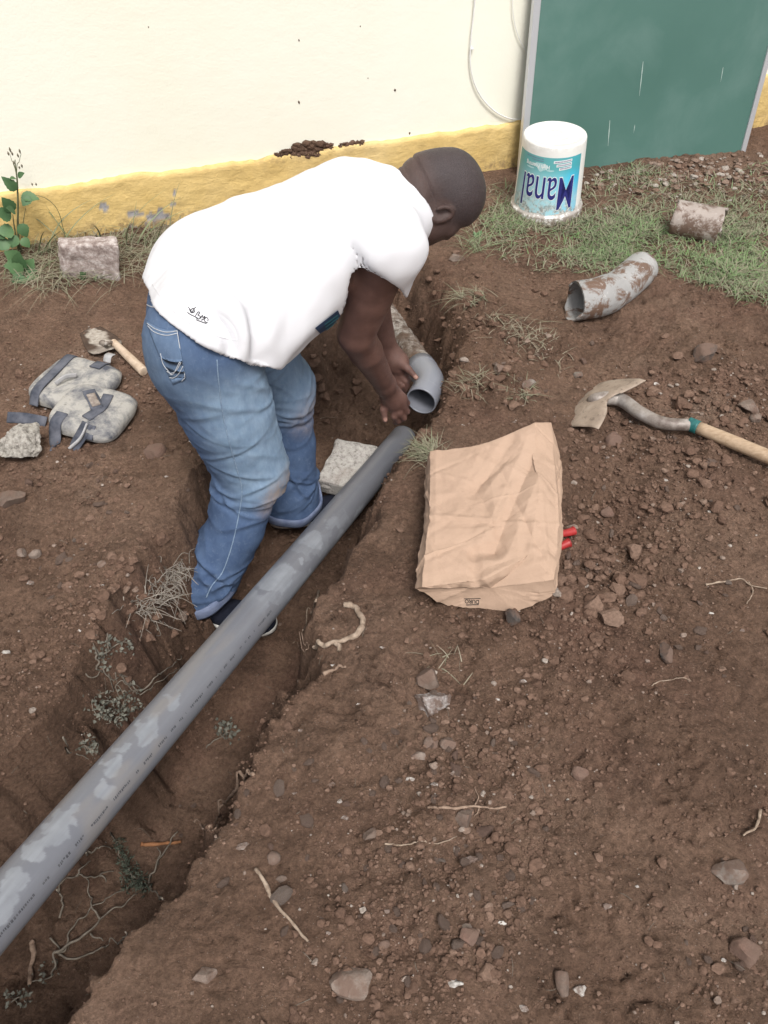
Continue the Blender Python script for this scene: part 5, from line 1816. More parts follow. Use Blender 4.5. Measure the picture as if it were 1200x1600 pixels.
# ------------------------------------------------------------------ knee pads
def pad_mats():
    m = NT('cement_dusted_foam', 0.9, 0.2)
    c = m.ramp(m.noise(14, 6, 0.68, 0.3), [(0.34, (0.075, 0.080, 0.100)), (0.44, (0.20, 0.198, 0.20)), (0.56, (0.36, 0.345, 0.32)), ])
    c = m.mix(m.ramp(m.noise(85, 4, 0.7), [(0.60, 0.0), (0.70, 0.6)]), c, (0.09, 0.07, 0.06))
    m.base(c); m.bump(m.noise(60, 5, 0.7), 0.002)
    s = simple('dusty_strap', (0.040, 0.046, 0.064), (0.115, 0.12, 0.145), 26, 0.85, 0.001, 200)
    r = simple('light_strap_edge', (0.30, 0.30, 0.31), (0.42, 0.41, 0.41), 40, 0.8)
    return m.m, s, r
FOAM, STRAP, SEDGE = pad_mats()
def ribbon(pts, wdir, wid, th, mat, name, parent, n=40):
    p = spline(pts, n)
    T = np.gradient(p, axis=0); T /= np.linalg.norm(T, axis=1)[:, None]
    wd = np.asarray(wdir, float)
    if wd.ndim == 1: wd = np.tile(wd, (n, 1))
    else: wd = spline(wd, n)
    wd = wd - T * (wd * T).sum(1)[:, None]; wd /= np.linalg.norm(wd, axis=1)[:, None]
    nn = np.cross(T, wd)
    prof = [(-0.5, -0.5), (-0.5, 0.5), (-0.25, 0.62), (0, 0.66), (0.25, 0.62), (0.5, 0.5), (0.5, -0.5)]
    V = (p[:, None] + np.array([a * wid for a, b in prof])[None, :, None] * wd[:, None] + np.array([b * th for a, b in prof])[None, :, None] * nn[:, None]).reshape(-1, 3)
    k = len(prof)
    fs = [(i * k + j, i * k + (j + 1) % k, (i + 1) * k + (j + 1) % k, (i + 1) * k + j) for i in range(n - 1) for j in range(k)]
    fs += [tuple(range(k))[::-1], tuple((n - 1) * k + j for j in range(k))]
    return obj(name, V, fs, mat, parent)
def knee_pad(cpx, xpx, ypx, lift, label, tiltx=0.0, seed=0):
    c = Pz(*cpx, gpt(*cpx)[2] + lift)
    X = Pz(*xpx, c[2]) - c; Y = Pz(*ypx, c[2]) - c
    hx, hy = np.linalg.norm(X), np.linalg.norm(Y)
    ex = nrm(X); ey = nrm(Y - ex * (Y @ ex))
    ez = np.cross(ex, ey); ez = ez if ez[2] > 0 else -ez
    ez = nrm(ez + ex * tiltx); ex = nrm(ex - ez * (ex @ ez)); ey = nrm(ey - ez * (ey @ ez))
    t = thing('knee_pad', label, 'knee pad', c, 'knee pads lying on the left bank')
    th = 0.026
    def top(a, b):
        r = (abs(a) ** 4.2 + abs(b) ** 4.2) ** (1 / 4.2)
        return th * max(0, 1 - r ** 11) ** 0.5 + 0.004 * (1 - a * a) * (1 - b * b * 0.6) + 0.002 * vnoise(np.array([a * 3 + seed, b * 3, 0]), 1, seed)
    def W(a, b, z): return c + ex * a * hx + ey * b * hy + ez * z
    V, fs, nr, na = [], [], 16, 72
    for k in range(nr + 1):
        r = (k / nr) ** 0.5
        for i in range(na):
            an = 2 * math.pi * i / na
            ca, sa = math.cos(an), math.sin(an)
            q = (abs(ca) ** 4.2 + abs(sa) ** 4.2) ** (-1 / 4.2)
            a, b = r * ca * q, r * sa * q * (1 + 0.06 * ca)
            V.append(W(a, b, top(a, b) if k < nr else 0.004))
    for k in range(nr):
        for i in range(na):
            fs.append((k * na + i, k * na + (i + 1) % na, (k + 1) * na + (i + 1) % na, (k + 1) * na + i))
    b0 = len(V)
    for i in range(na):
        an = 2 * math.pi * i / na
        ca, sa = math.cos(an), math.sin(an); q = (abs(ca) ** 4.2 + abs(sa) ** 4.2) ** (-1 / 4.2)
        V.append(W(ca * q * 0.97, sa * q * 0.97, -0.012))
    for i in range(na):
        fs.append((nr * na + i, nr * na + (i + 1) % na, b0 + (i + 1) % na, b0 + i))
    o = obj('foam_shell', np.array(V), [f[::-1] for f in fs], FOAM, t)
    return t, W, top, (ex, ey, ez)
t1, W1, top1, fr1 = knee_pad((118, 602), (170, 615), (104, 638), 0.016, 'grey dusty knee pad lying underneath the other knee pad, nearer the trowel', 0.0, 3)
ribbon([W1(-0.66, -1.02, 0.004), W1(-0.62, -0.8, top1(-0.62, -0.8) + 0.004), W1(-0.55, 0, top1(-0.55, 0) + 0.004), W1(-0.52, 0.8, top1(-0.52, 0.8) + 0.004), W1(-0.52, 1.1, -0.004)], fr1[0], 0.030, 0.004, STRAP, 'strap', t1)
ribbon([W1(0.30, -1.03, 0.002), W1(0.30, -0.9, top1(0.3, -0.9) + 0.003), W1(0.30, -0.55, top1(0.3, -0.55) + 0.004)], fr1[0], 0.036, 0.004, STRAP, 'strap', t1, 16)
ribbon([W1(0.36, -1.0, 0.02), W1(0.36, -1.12, 0.035), W1(0.35, -1.3, 0.030)], fr1[0], 0.026, 0.003, SEDGE, 'strap_tab', t1, 14)
ribbon([W1(-0.15, 0.5, top1(-0.15, 0.5) + 0.012), W1(0.0, 0.25, top1(0, 0.25) + 0.022), W1(0.14, -0.02, top1(0.14, 0) + 0.012)], fr1[2], 0.014, 0.003, SEDGE, 'strap_tab', t1, 18)
t2, W2, top2, fr2 = knee_pad((146, 646), (199, 655), (136, 682), 0.040, 'upper of two grey dusty knee pads, with a metal slot and loose straps', 0.10, 9)
ribbon([W2(-0.34, -0.52, top2(-0.34, -0.52) + 0.006), W2(-0.26, -0.42, top2(-.26, -.42) + 0.005), W2(-0.05, -0.22, top2(-0.05, -0.22) + 0.004), W2(0.22, 0.10, top2(0.22, 0.1) + 0.004)], np.cross(fr2[2], fr2[0] + 0.6 * fr2[1]), 0.036, 0.005, STRAP, 'strap', t2, 20)
ribbon([W2(-0.20, -0.36, top2(-.2, -.36) + 0.009), W2(0.16, 0.02, top2(0.16, 0.02) + 0.008)], np.cross(fr2[2], fr2[0] + 0.6 * fr2[1]), 0.024, 0.004, simple('muddy_metal', (0.13, 0.10, 0.085), (0.30, 0.26, 0.23), 70, 0.7), 'buckle_plate', t2, 12)
ribbon([W2(0.22, -0.55, top2(.22, -.55) + 0.003), W2(0.28, 0.0, top2(.28, 0) + 0.004), W2(0.12, 0.55, top2(.12, .55) + 0.003)], fr2[0], 0.030, 0.004, STRAP, 'strap', t2)
ribbon([W2(-0.55, 0.55, top2(-.55, .55) + 0.003), W2(-0.56, 0.92, top2(-.56, .92) + 0.004), W2(-0.52, 1.15, -0.010), W2(-0.30, 1.55, -0.030), W2(0.02, 1.45, -0.024), W2(0.15, 1.15, 0.0), W2(0.28, 0.75, top2(.28, .75) + 0.006)], np.array([fr2[0], fr2[0], fr2[0], fr2[1], fr2[0] + fr2[1], fr2[0], fr2[0]]), 0.034, 0.004, STRAP, 'strap', t2, 60)
ribbon([W2(0.30, 0.8, top2(.30, .8) + 0.010), W2(0.24, 1.15, 0.012), W2(0.02, 1.42, -0.012)], np.array([fr2[2], fr2[2], fr2[2]]), 0.012, 0.003, SEDGE, 'strap_tab', t2, 24)
ribbon([W2(0.38, 0.75, top2(.38, .75) + 0.003), W2(0.38, 1.06, 0.004)], fr2[0], 0.026, 0.004, STRAP, 'strap', t2, 10)
g1, g2 = gpt(14, 657), gpt(74, 664)
stp = ribbon([g1 + np.array([0, 0, 0.012]), (g1 + g2) / 2 + np.array([0, 0, 0.016]), g2 + np.array([0, 0, 0.010])], np.array([0.1, 0.75, 0.65]), 0.032, 0.005, STRAP, 'strap_end', None, 20)
tag(stp, 'loose blue-grey strap end lying between the knee pads and the pale concrete chunk', 'strap')

# ------------------------------------------------------------------ trowel
def trowel():
    heel = gpt(172, 556) + np.array([0, 0, 0.020]); tip = gpt(126, 496) + np.array([0, 0, -0.020])
    t = thing('pointing_trowel', 'mud-caked trowel with a wooden handle lying between the knee pads and the dry grass', 'trowel', heel)
    d = nrm(tip - heel); L = np.linalg.norm(tip - heel); s = nrm(np.cross([0, 0, 1], d)); n_ = np.cross(d, s)
    out = []
    prof = [(0.0, 0.030), (0.03, 0.047), (0.12, 0.056), (0.3, 0.053), (0.6, 0.040), (0.85, 0.024), (0.97, 0.009), (1.0, 0.003)]
    xs = np.linspace(0, 1, 34); ws = np.interp(xs, [p[0] for p in prof], [p[1] for p in prof])
    V, k = [], 15
    for x, w in zip(xs, ws):
        for i in range(k):
            y = -1 + 2 * i / (k - 1)
            V.append(heel + d * x * L + s * y * w + n_ * (0.004 * math.sin(3 * x) + 0.0008 * vnoise(np.array([x * 6, y * 2, 0]), 1, 3)))
    fs = [(j * k + i, j * k + i + 1, (j + 1) * k + i + 1, (j + 1) * k + i) for j in range(33) for i in range(k - 1)]
    m = NT('muddy_blade', 0.9, 0.2)
    c = m.ramp(m.noise(30, 6, 0.7), [(0.3, (0.045, 0.030, 0.023)), (0.7, (0.095, 0.064, 0.048))])
    c = m.mix(m.math('MULTIPLY', m.attr('mortar'), m.ramp(m.noise(70, 5), [(0.25, 0.55), (0.5, 1.0)])), c, m.ramp(m.noise(90, 4), [(0.3, (0.27, 0.235, 0.20)), (0.7, (0.44, 0.40, 0.355))]))
    m.base(c); m.bump(m.noise(110, 5, 0.7), 0.0025)
    V = np.array(V)
    b = obj('blade', V, fs, m.m, t)
    ax = (V - heel) @ d / L; sy = (V - heel) @ s
    e = np.hypot((ax - 0.36) / 0.28, (sy + 0.004) / 0.032) + 0.35 * fbm(V, 40, 3, 5)
    set_attr(b.data, 'mortar', np.maximum(sst(1.1, 0.85, e), 0.6 * sst(0.16, 0.08, ax)))
    md = b.modifiers.new('thick', 'SOLIDIFY'); md.thickness = 0.0025; md.offset = -1
    h0 = gpt(181, 547) + np.array([0, 0, 0.030]); h1 = gpt(227, 588) + np.array([0, 0, 0.016])
    ST = simple('rusty_steel', (0.13, 0.10, 0.085), (0.30, 0.27, 0.24), 60, 0.6)
    v, f = tube(spline([heel + d * 0.055 + n_ * 0.004, heel + d * 0.012 + n_ * 0.016, heel - d * 0.004 + n_ * 0.028, h0], 24), np.interp(np.linspace(0, 1, 24), [0, 0.2, 1], [0.012, 0.0065, 0.006]), 12)
    obj('tang', v, f, ST, t)
    WD = simple('pale_wood', (0.38, 0.28, 0.20), (0.56, 0.45, 0.35), 34, 0.65, 0.001)
    hd = nrm(h1 - h0)
    v, f = tube(spline([h0 - hd * 0.004, h0 + hd * 0.01, (h0 + h1) / 2, h1 - hd * 0.012, h1 - hd * 0.003, h1], 40), np.interp(np.linspace(0, 1, 40), [0, 0.1, 0.55, 0.85, 0.95, 1], [0.009, 0.011, 0.0155, 0.0150, 0.011, 0.003]), 18)
    obj('handle', v, f, WD, t)
trowel()
# ------------------------------------------------------------------ stones
def rock(sub, seed, planes=11, depth=(0.40, 0.85), rough=0.10):
    rg = np.random.default_rng(seed)
    B, Fb = ico(sub)
    p = B.copy()
    for _ in range(planes):
        n = nrm(rg.normal(size=3)); d = rg.uniform(*depth)
        e = np.maximum(0, p @ n - d)
        p = p - e[:, None] * n
    p = p * (1 + rough * fbm(B + seed, 3.0, 3, seed))[:, None]
    return p, Fb
SM = {
    'brown': stone_mat('brown_stone', (0.105, 0.075, 0.060), (0.185, 0.140, 0.115)),
    'red': stone_mat('reddish_stone', (0.12, 0.072, 0.055), (0.20, 0.125, 0.098)),
    'grey': stone_mat('grey_stone', (0.15, 0.13, 0.114), (0.27, 0.24, 0.212)),
    'tan': stone_mat('tan_stone', (0.15, 0.115, 0.094), (0.26, 0.21, 0.178)),
    'dark': stone_mat('dark_stone', (0.05, 0.042, 0.038), (0.095, 0.080, 0.072)),
    'white': stone_mat('plaster_crumb', (0.33, 0.30, 0.27), (0.68, 0.65, 0.61), 160),
    'pale': stone_mat('pale_rubble', (0.20, 0.17, 0.16), (0.56, 0.52, 0.50), 140, 0.006),
}
def stone(u, v, w, h, kind, label, seed, sub=3, group=None, cat='stone', name='stone', planes=9, rough=0.05, sink=0.25, zs=0.75):
    c = gpt(u, v)
    t = np.linalg.norm(c - CAMP) * 0.97
    a, b = w / 2 * t / F, h / 2 * t / F
    p, f = rock(sub, seed, planes, rough=rough)
    ext = np.abs(p).max(0)
    p = p / ext * np.array([a, b * 1.05, min(a, b) * zs + 0.15 * b])
    hz = min(a, b) * zs
    p = p + np.array([c[0], c[1], c[2] + hz * (1 - 2 * sink) * 0.6])
    o = obj(name, p, f, SM[kind], None, True)
    try:
        o.data.set_sharp_from_angle(angle=math.radians(30))
    except Exception:
        pass
    return tag(o, label, cat, group)

chunk = stone(37, 707, 78, 74, 'pale', 'pale pitted concrete chunk with a rust streak at the left below the loose strap', 21, 5, cat='concrete chunk', name='concrete_chunk', planes=9, rough=0.14, sink=0.10, zs=0.8)
m = NT('rusty_concrete', 0.95, 0.2)
c = m.ramp(m.noise(75, 6, 0.75), [(0.34, (0.15, 0.135, 0.12)), (0.5, (0.36, 0.335, 0.30)), (0.66, (0.52, 0.49, 0.45))])
c = m.mix(m.math('MULTIPLY', m.attr('rust'), 0.85), c, (0.20, 0.085, 0.045))
m.base(c); m.bump(m.noise(120, 6, 0.75), 0.006)
chunk.data.materials.clear(); chunk.data.materials.append(m.m)
cc = coords_of(chunk.data); c0 = gpt(25, 697)
set_attr(chunk.data, 'rust', sst(0.010, 0.004, np.abs(cc[:, 0] - c0[0] - 0.004)) * sst(0.05, 0.03, np.abs(cc[:, 1] - c0[1])))
LST = [
    (241, 708, 40, 36, 'red', 'reddish-brown stone lying on the left bank beside the seated edge of the jeans', 1),
    (671, 1060, 44, 46, 'brown', 'squarish brown stone touching the crumbly white lump right of the trench', 2),
    (672, 1101, 66, 48, 'pale', 'crumbly whitish-grey mortar lump just below the squarish brown stone', 3),
    (557, 1536, 76, 44, 'tan', 'large flat tan stone half buried near the bottom edge of the ground', 4),
    (1141, 1362, 50, 36, 'grey', 'flat pale grey stone on fine soil at the right edge', 5),
    (963, 690, 38, 26, 'red', 'reddish angular stone just below the shovel blade', 6),
    (1102, 556, 34, 32, 'dark', 'dark rounded stone above the shovel socket', 7),
    (1168, 638, 34, 28, 'tan', 'rounded tan stone above the wooden shovel handle', 8),
    (948, 801, 24, 24, 'red', 'small pointed reddish stone in the dug hollow right of the bag', 9),
    (1164, 1490, 40, 36, 'red', 'rounded reddish stone near the lower right corner', 10),
    (726, 1276, 32, 32, 'brown', 'angular brown stone under the thin straight root', 11),
    (672, 1163, 26, 22, 'brown', 'left one of two matching rounded brown stones below the mortar lump', 12),
    (700, 1162, 28, 22, 'brown', 'right one of two matching rounded brown stones below the mortar lump', 13),
    (651, 1183, 28, 16, 'tan', 'low tan stone just below the two matching rounded brown stones', 14),
    (800, 968, 26, 30, 'dark', 'dark wedge-shaped stone poking out from under the paper bag', 15),
    (18, 781, 44, 34, 'brown', 'dull brown stone below the pale concrete chunk', 16),
    (35, 866, 17, 16, 'tan', 'left of a pair of small stones on the flat left bank', 17),
    (55, 866, 20, 18, 'tan', 'right of a pair of small stones on the flat left bank', 18),
    (713, 404, 26, 17, 'tan', 'smooth tan stone on the trench edge below the man\'s face', 19),
    (734, 1345, 25, 12, 'pale', 'pale oblong chip of rubble among the crumbs of soil', 20),
    (517, 1226, 22, 12, 'grey', 'flat grey stone on the bare patch right of the trench', 21),
    (425, 1342, 26, 20, 'brown', 'brown stone above the bent twig', 22),
    (440, 1375, 18, 12, 'brown', 'small brown stone right of the top of the bent twig', 23),
    (578, 1305, 22, 20, 'brown', 'single rounded brown stone left of the heap of soil crumbs', 24),
    (730, 1465, 36, 22, 'red', 'low reddish stone among crumbs near the bottom', 25),
    (778, 580, 20, 24, 'grey', 'grey stone sunk in the bank between the elbow and the shovel', 26),
    (826, 602, 22, 18, 'grey', 'pale grey stone in the rootlets left of the shovel blade', 27),
    (903, 588, 16, 16, 'grey', 'small grey stone touching the tip side of the shovel blade', 28),
    (1182, 655, 22, 18, 'tan', 'small tan stone below the rounded tan stone at the right edge', 29),
    (878, 1535, 20, 36, 'brown', 'upright brown sliver of stone near the bottom edge', 30),
    (160, 562 + 320, 16, 12, 'tan', 'small tan stone near the dry grass clump on the left bank', 31),
    (600, 1440 + 36, 18, 14, 'brown', 'small brown stone at the lower end of the crumb heap', 32),
    (905, 1353 - 145, 28, 24, 'red', 'reddish lump of stone on the smooth soil right of the crumb heap', 33),
    (318, 1525, 36, 22, 'tan', 'tan stone sunk in the bank beside the trench near the bottom', 34),
    (1040, 1018, 22, 42, 'dark', 'dark upright stone edge sticking out of the soil right of the bag', 35),
]
for (u, v, w, h, kd, lab, sd) in LST:
    stone(u, v, w, h, kd, lab, sd + 100, 4 if kd == 'pale' else 3, cat='stone', rough=0.16 if kd == 'pale' else 0.05)
WH = [(818, 1066, 16), (583, 1188, 9), (538, 1278, 13), (378, 1323, 22), (680, 1227, 14), (715, 1233, 14), (711, 1208, 15), (530, 1252, 10), (905, 1547, 20), (711, 1536, 22), (818, 1577, 15), (785, 1443, 13), (951, 1417, 15), (604, 1424, 9), (778, 1093, 8), (829, 1135, 8), (1160, 985, 8), (1111, 958, 9),
      (260, 745, 9), (300, 690, 14), (48, 911, 12), (158, 915, 10), (148, 945, 9), (126, 985, 8), (10, 1020, 14), (512, 1459, 12), (470, 1142, 8), (520, 1040, 8), (598, 1012, 10), (803, 660, 8), (1026, 600, 9), (985, 660, 9), (950, 715, 8), (1085, 645, 12), (1040, 750, 8), (1110, 800, 9), (915, 915, 10), (640, 1218, 16), (1130, 1500, 8), (995, 1385, 7), (460, 1240, 9), (700, 1385, 8), (560, 1100, 8)]
base_w = None
for k, (u, v, w) in enumerate(WH):
    stone(u, v, w * 1.05, w * RNG.uniform(0.5, 0.8), 'white', ('small white plaster crumb on the left bank' if u < 320 and v < 1150 else 'small white plaster crumb near the shovel' if v < 830 else 'small white plaster crumb in the soil right of the paper bag' if v < 1090 and u > 770 else 'small white plaster crumb beside the lower trench edge' if u < 620 else 'small white plaster crumb among the soil crumbs at lower centre' if u < 860 else 'small white plaster crumb on the fine soil at lower right'), 300 + k, 2, 'white plaster crumbs on the soil', 'plaster crumb', 'plaster_crumb', 9, 0.30, 0.45)
# small loose stones that nothing tells apart, copies of a few shapes
protos = {}
zones = [(720, 1300, 150, 190, 46), (640, 1480, 120, 90, 18), (950, 870, 110, 110, 24), (1080, 690, 110, 90, 20), (1120, 1480, 90, 90, 10), (110, 880, 110, 110, 12), (150, 760, 120, 60, 12), (820, 560, 90, 70, 10), (480, 1330, 90, 120, 12), (1080, 980, 110, 80, 10), (640, 1150, 90, 80, 10), (300, 1250, 60, 60, 6)]
LBL = 'small loose brown stone lying in the dug-over soil'
cnt = 0
ZN = ['among the soil crumbs right of the trench', 'in the crumb heap near the bottom edge', 'in the dug hollow right of the paper bag', 'in the loose soil below the shovel', 'on the fine soil in the lower right corner', 'on the bare left bank', 'on the left bank below the knee pads', 'on the bank left of the shovel blade', 'on the bare strip beside the bent twig', 'on the open soil at the right', 'around the mortar lump', 'on the trench floor below the pipe']
CN = {'brown': 'brown', 'red': 'reddish', 'tan': 'tan', 'grey': 'greyish'}
for (cu, cv, su, sv, n), zn in zip(zones, ZN):
    for _ in range(n):
        u, v = RNG.normal(cu, su * 0.6), RNG.normal(cv, sv * 0.6)
        if not (4 < u < 1196 and 460 < v < 1596): continue
        if 640 < u < 885 and 655 < v < 960: continue
        c = gpt(u, v)
        kind = RNG.choice(['brown', 'brown', 'red', 'tan', 'grey'], p=[0.38, 0.27, 0.17, 0.13, 0.05])
        key = (kind, int(RNG.integers(0, 4)))
        if key not in protos:
            p, f = rock(2, 500 + key[1] * 7 + len(protos), 8)
            me = mesh_from('stone', p / np.abs(p).max(0), f, True)
            me.materials.append(SM[kind])
            try: me.set_sharp_from_angle(angle=math.radians(30))
            except Exception: pass
            protos[key] = me
        o = bpy.data.objects.new('stone', protos[key]); C.objects.link(o)
        r = float(np.clip(RNG.lognormal(math.log(0.0080), 0.35), 0.005, 0.016))
        o.scale = (r * RNG.uniform(0.9, 1.45), r * RNG.uniform(0.7, 1.05), r * RNG.uniform(0.45, 0.75))
        o.rotation_euler = (RNG.uniform(-0.4, 0.4), RNG.uniform(-0.4, 0.4), RNG.uniform(0, 6.28))
        o.location = (c[0], c[1], c[2] + r * 0.30)
        tag(o, 'small loose %s stone %s' % (CN[str(kind)], zn), 'stone', 'small loose stones in the soil')
        cnt += 1

# ------------------------------------------------------------------ crumbs and clods of soil (nobody could count them)
def scatter(shapes, X, Y, Z, R, tint, squash=0.75, name='soil_clods', mat=None, label=None):
    n = len(X)
    rot = rand_rot(n)
    which = RNG.integers(0, len(shapes), n)
    Vs, Fs, T, off = [], [], [], 0
    for k, (sv, sf) in enumerate(shapes):
        m = np.where(which == k)[0]
        if len(m) == 0: continue
        v = np.einsum('nij,vj->nvi', rot[m], sv) * R[m, None, None] * np.array([1.1, 1.0, squash])
        v = v + np.stack([X[m], Y[m], Z[m]], -1)[:, None, :]
        nv = len(sv)
        f = sf[None] + (np.arange(len(m)) * nv)[:, None, None] + off
        Vs.append(v.reshape(-1, 3)); Fs.append(f.reshape(-1, 3)); T.append(np.repeat(tint[m], nv)); off += nv * len(m)
    me = mesh_from(name, np.concatenate(Vs), np.concatenate(Fs), False)
    set_attr(me, 'tint', np.concatenate(T))
    o = link(name, me, mat or CLOD)
    return tag(o, label, kind='stuff')

def clod_shapes(sub, k, seed):
    return [rock(sub, seed + i, 9, (0.45, 0.9), 0.16) for i in range(k)]

dens = [(760, 1240, 0.20, 1.0), (690, 1380, 0.18, 1.0), (640, 1500, 0.14, 0.8), (720, 1120, 0.16, 0.5), (960, 870, 0.22, 1.0), (1040, 700, 0.22, 0.8), (900, 1000, 0.2, 0.6), (1170, 1250, 0.12, 0.3), (1130, 1500, 0.14, 0.6), (150, 760, 0.2, 0.4), (90, 620, 0.25, 0.6), (190, 950, 0.13, 1.0), (70, 1080, 0.14, 0.5), (780, 520, 0.2, 0.5), (1150, 620, 0.2, 0.6), (350, 1180, 0.14, 0.5), (560, 640, 0.2, 0.8)]
DC = [(Pz(u, v, 0), r, a) for u, v, r, a in dens]
def density(x, y):
    d = 0.05 + 0.22 * sst(0.0, 0.6, fbm(np.stack([x, y, x * 0], -1), 3.5, 3, 77))
    for c, r, a in DC:
        d = d + a * np.exp(-((x - c[0]) ** 2 + (y - c[1]) ** 2) / (r * r))
    c = Pz(560, 1080, 0)
    d = d * (1 - 0.85 * np.exp(-((x - c[0]) ** 2 + (y - c[1]) ** 2) / 0.045))
    return np.clip(d, 0, 1.2) / 1.2
def sample(n, pw=1.0):
    X = RNG.uniform(-1.6, 1.85, n); Y = RNG.uniform(0.25, 3.0, n)
    # keep what the view can hold
    t = Y * C46 - (0 - H) * S46
    u = 600 + F * X / t
    keep = (u > -60) & (u < 1260) & (RNG.random(n) < density(X, Y) ** pw) & (wall_dist(X, Y) > 0.5)
    return X[keep], Y[keep]
for sub, k, n, r0, sg, lo, hi, sd in ((1, 8, 190000, 0.0021, 0.38, 0.0011, 0.0048, 900), (2, 8, 44000, 0.0044, 0.36, 0.0028, 0.010, 950), (2, 6, 5500, 0.0085, 0.28, 0.007, 0.016, 980)):
    X, Y = sample(n, 1.0 if sub == 1 else 1.5)
    R = np.clip(RNG.lognormal(math.log(r0), sg, len(X)), lo, hi)
    if sub == 2 and hi > 0.012:      # broken lumps where the spade has been
        ex = [(745, 500, 60), (785, 610, 60), (960, 860, 70), (1060, 720, 80), (900, 930, 60), (200, 945, 55), (1120, 640, 60), (560, 600, 60)]
        g_ = np.array([gpt(RNG.normal(u, s), RNG.normal(v, s * 0.7)) for u, v, s in ex for _ in range(42)])
        X, Y = np.concatenate([X, g_[:, 0]]), np.concatenate([Y, g_[:, 1]])
        R = np.concatenate([R, np.clip(RNG.lognormal(math.log(0.0125), 0.35, len(g_)), 0.008, 0.028)])
    Z = gzv(X, Y) + R * 0.18
    T = np.clip(RNG.normal(0.45, 0.2, len(X)), 0, 0.9)
    pale = RNG.random(len(X)) < 0.018
    T[pale] = RNG.uniform(0.93, 1.0, pale.sum())
    scatter(clod_shapes(sub, k, sd), X, Y, Z, R, T, label='loose crumbs and clods of brown soil')

# ------------------------------------------------------------------ grass
def grass_mat(name, stops):
    m = NT(name, 0.7, 0.25)
    c = m.ramp(m.attr('tone'), stops)
    m.base(c)
    return m.m
GM = grass_mat('grass', [(0.0, (0.25, 0.215, 0.16)), (0.25, (0.225, 0.21, 0.145)), (0.5, (0.200, 0.225, 0.135)), (0.78, (0.155, 0.230, 0.105)), (1.0, (0.17, 0.29, 0.105))])
def blades(X, Y, Z, hgt, wid, lean, tone, name, label, az=None, kind='stuff', cat=None, seg=4, droop=1.0, parent=None):
    n = len(X)
    az = RNG.uniform(0, 2 * math.pi, n) if az is None else az
    dx, dy = np.cos(az), np.sin(az)
    tw = az + math.pi / 2 + RNG.normal(0, 0.5, n)
    wx, wy = np.cos(tw), np.sin(tw)
    side = RNG.normal(0, 0.25, n)
    V = np.zeros((n, (seg + 1) * 2, 3))
    for k in range(seg + 1):
        s = k / seg
        out = lean * hgt * (s + 0.5 * droop * s * s)
        up = hgt * (s - 0.55 * droop * np.clip(lean, 0, 1.4) * s * s)
        cx = X + dx * out - dy * side * hgt * s * s
        cy = Y + dy * out + dx * side * hgt * s * s
        cz = Z + np.maximum(up, -0.004 + 0.004 * s)
        w = wid * (1 - s ** 1.7) * 0.5 + 0.0002
        V[:, 2 * k] = np.stack([cx - wx * w, cy - wy * w, cz], -1)
        V[:, 2 * k + 1] = np.stack([cx + wx * w, cy + wy * w, cz + 0.15 * w], -1)
    base = np.arange(n)[:, None, None] * ((seg + 1) * 2)
    q = np.array([(2 * k, 2 * k + 1, 2 * k + 3, 2 * k + 2) for k in range(seg)])[None]
    me = mesh_from(name, V.reshape(-1, 3), (q + base).reshape(-1, 4))
    set_attr(me, 'tone', np.repeat(np.clip(tone, 0, 1), (seg + 1) * 2))
    o = link(name, me, GM, parent)
    return tag(o, label, cat, kind=kind)
def in_px(X, Y, Zv, pts):
    t = Y * C46 - (Zv - H) * S46
    u = 600 + F * X / t; v = 800 - F * (Y * S46 + (Zv - H) * C46) / t
    return u, v
GPOLY = np.array([(752, 290), (800, 300), (905, 285), (985, 262), (1100, 268), (1240, 250), (1260, 520), (1195, 490), (1140, 470), (1120, 455), (1040, 425), (1000, 440), (900, 432), (840, 425), (790, 410), (740, 395), (728, 370), (765, 330)], float)
n = 110000
X = RNG.uniform(0.15, 1.95, n); Y = RNG.uniform(2.3, 3.9, n)
Zg = gzv(X, Y)
u, v = in_px(X, Y, Zg, None)
ju = u + 22 * vnoise(np.stack([X * 8, Y * 8, X * 0], -1), 1, 5); jv = v + 14 * vnoise(np.stack([X * 8, Y * 8, X * 0], -1), 1, 6)
lush = np.exp(-((u - 1130) / 170) ** 2 - ((v - 410) / 60) ** 2) + 0.85 * np.exp(-((u - 980) / 110) ** 2 - ((v - 380) / 42) ** 2) + 0.5 * np.exp(-((u - 800) / 60) ** 2 - ((v - 345) / 40) ** 2) + 0.6 * np.exp(-((u - 960) / 70) ** 2 - ((v - 272) / 16) ** 2)
patch_ = sst(-0.35, 0.35, fbm(np.stack([X, Y, X * 0], -1), 6, 3, 55))
bare = np.exp(-((u - 850) / 45) ** 2 - ((v - 375) / 14) ** 2) + np.exp(-((u - 1080) / 70) ** 2 - ((v - 268) / 20) ** 2) * 0.9
pk_ = (0.10 + 0.75 * np.clip(lush, 0, 1)) * (0.35 + 0.65 * patch_) * np.clip(1 - bare, 0.03, 1)
keep = in_poly(ju, jv, GPOLY) & (RNG.random(n) < pk_) & (wall_dist(X, Y) > 0.06)
X, Y, Zg, lu = X[keep], Y[keep], Zg[keep], np.clip(lush[keep], 0, 1)
m_ = len(X)
tone = np.clip(RNG.normal(0.37 + 0.30 * lu, 0.22), 0, 1); dry = RNG.random(m_) < 0.25; tone[dry] = RNG.uniform(0, 0.3, dry.sum())
blades(X, Y, Zg - 0.003, RNG.uniform(0.018, 0.048, m_), RNG.uniform(0.0018, 0.0042, m_), RNG.uniform(0.4, 1.5, m_), tone, 'grass', 'short patchy green and dry grass around the bucket and broken pipes')
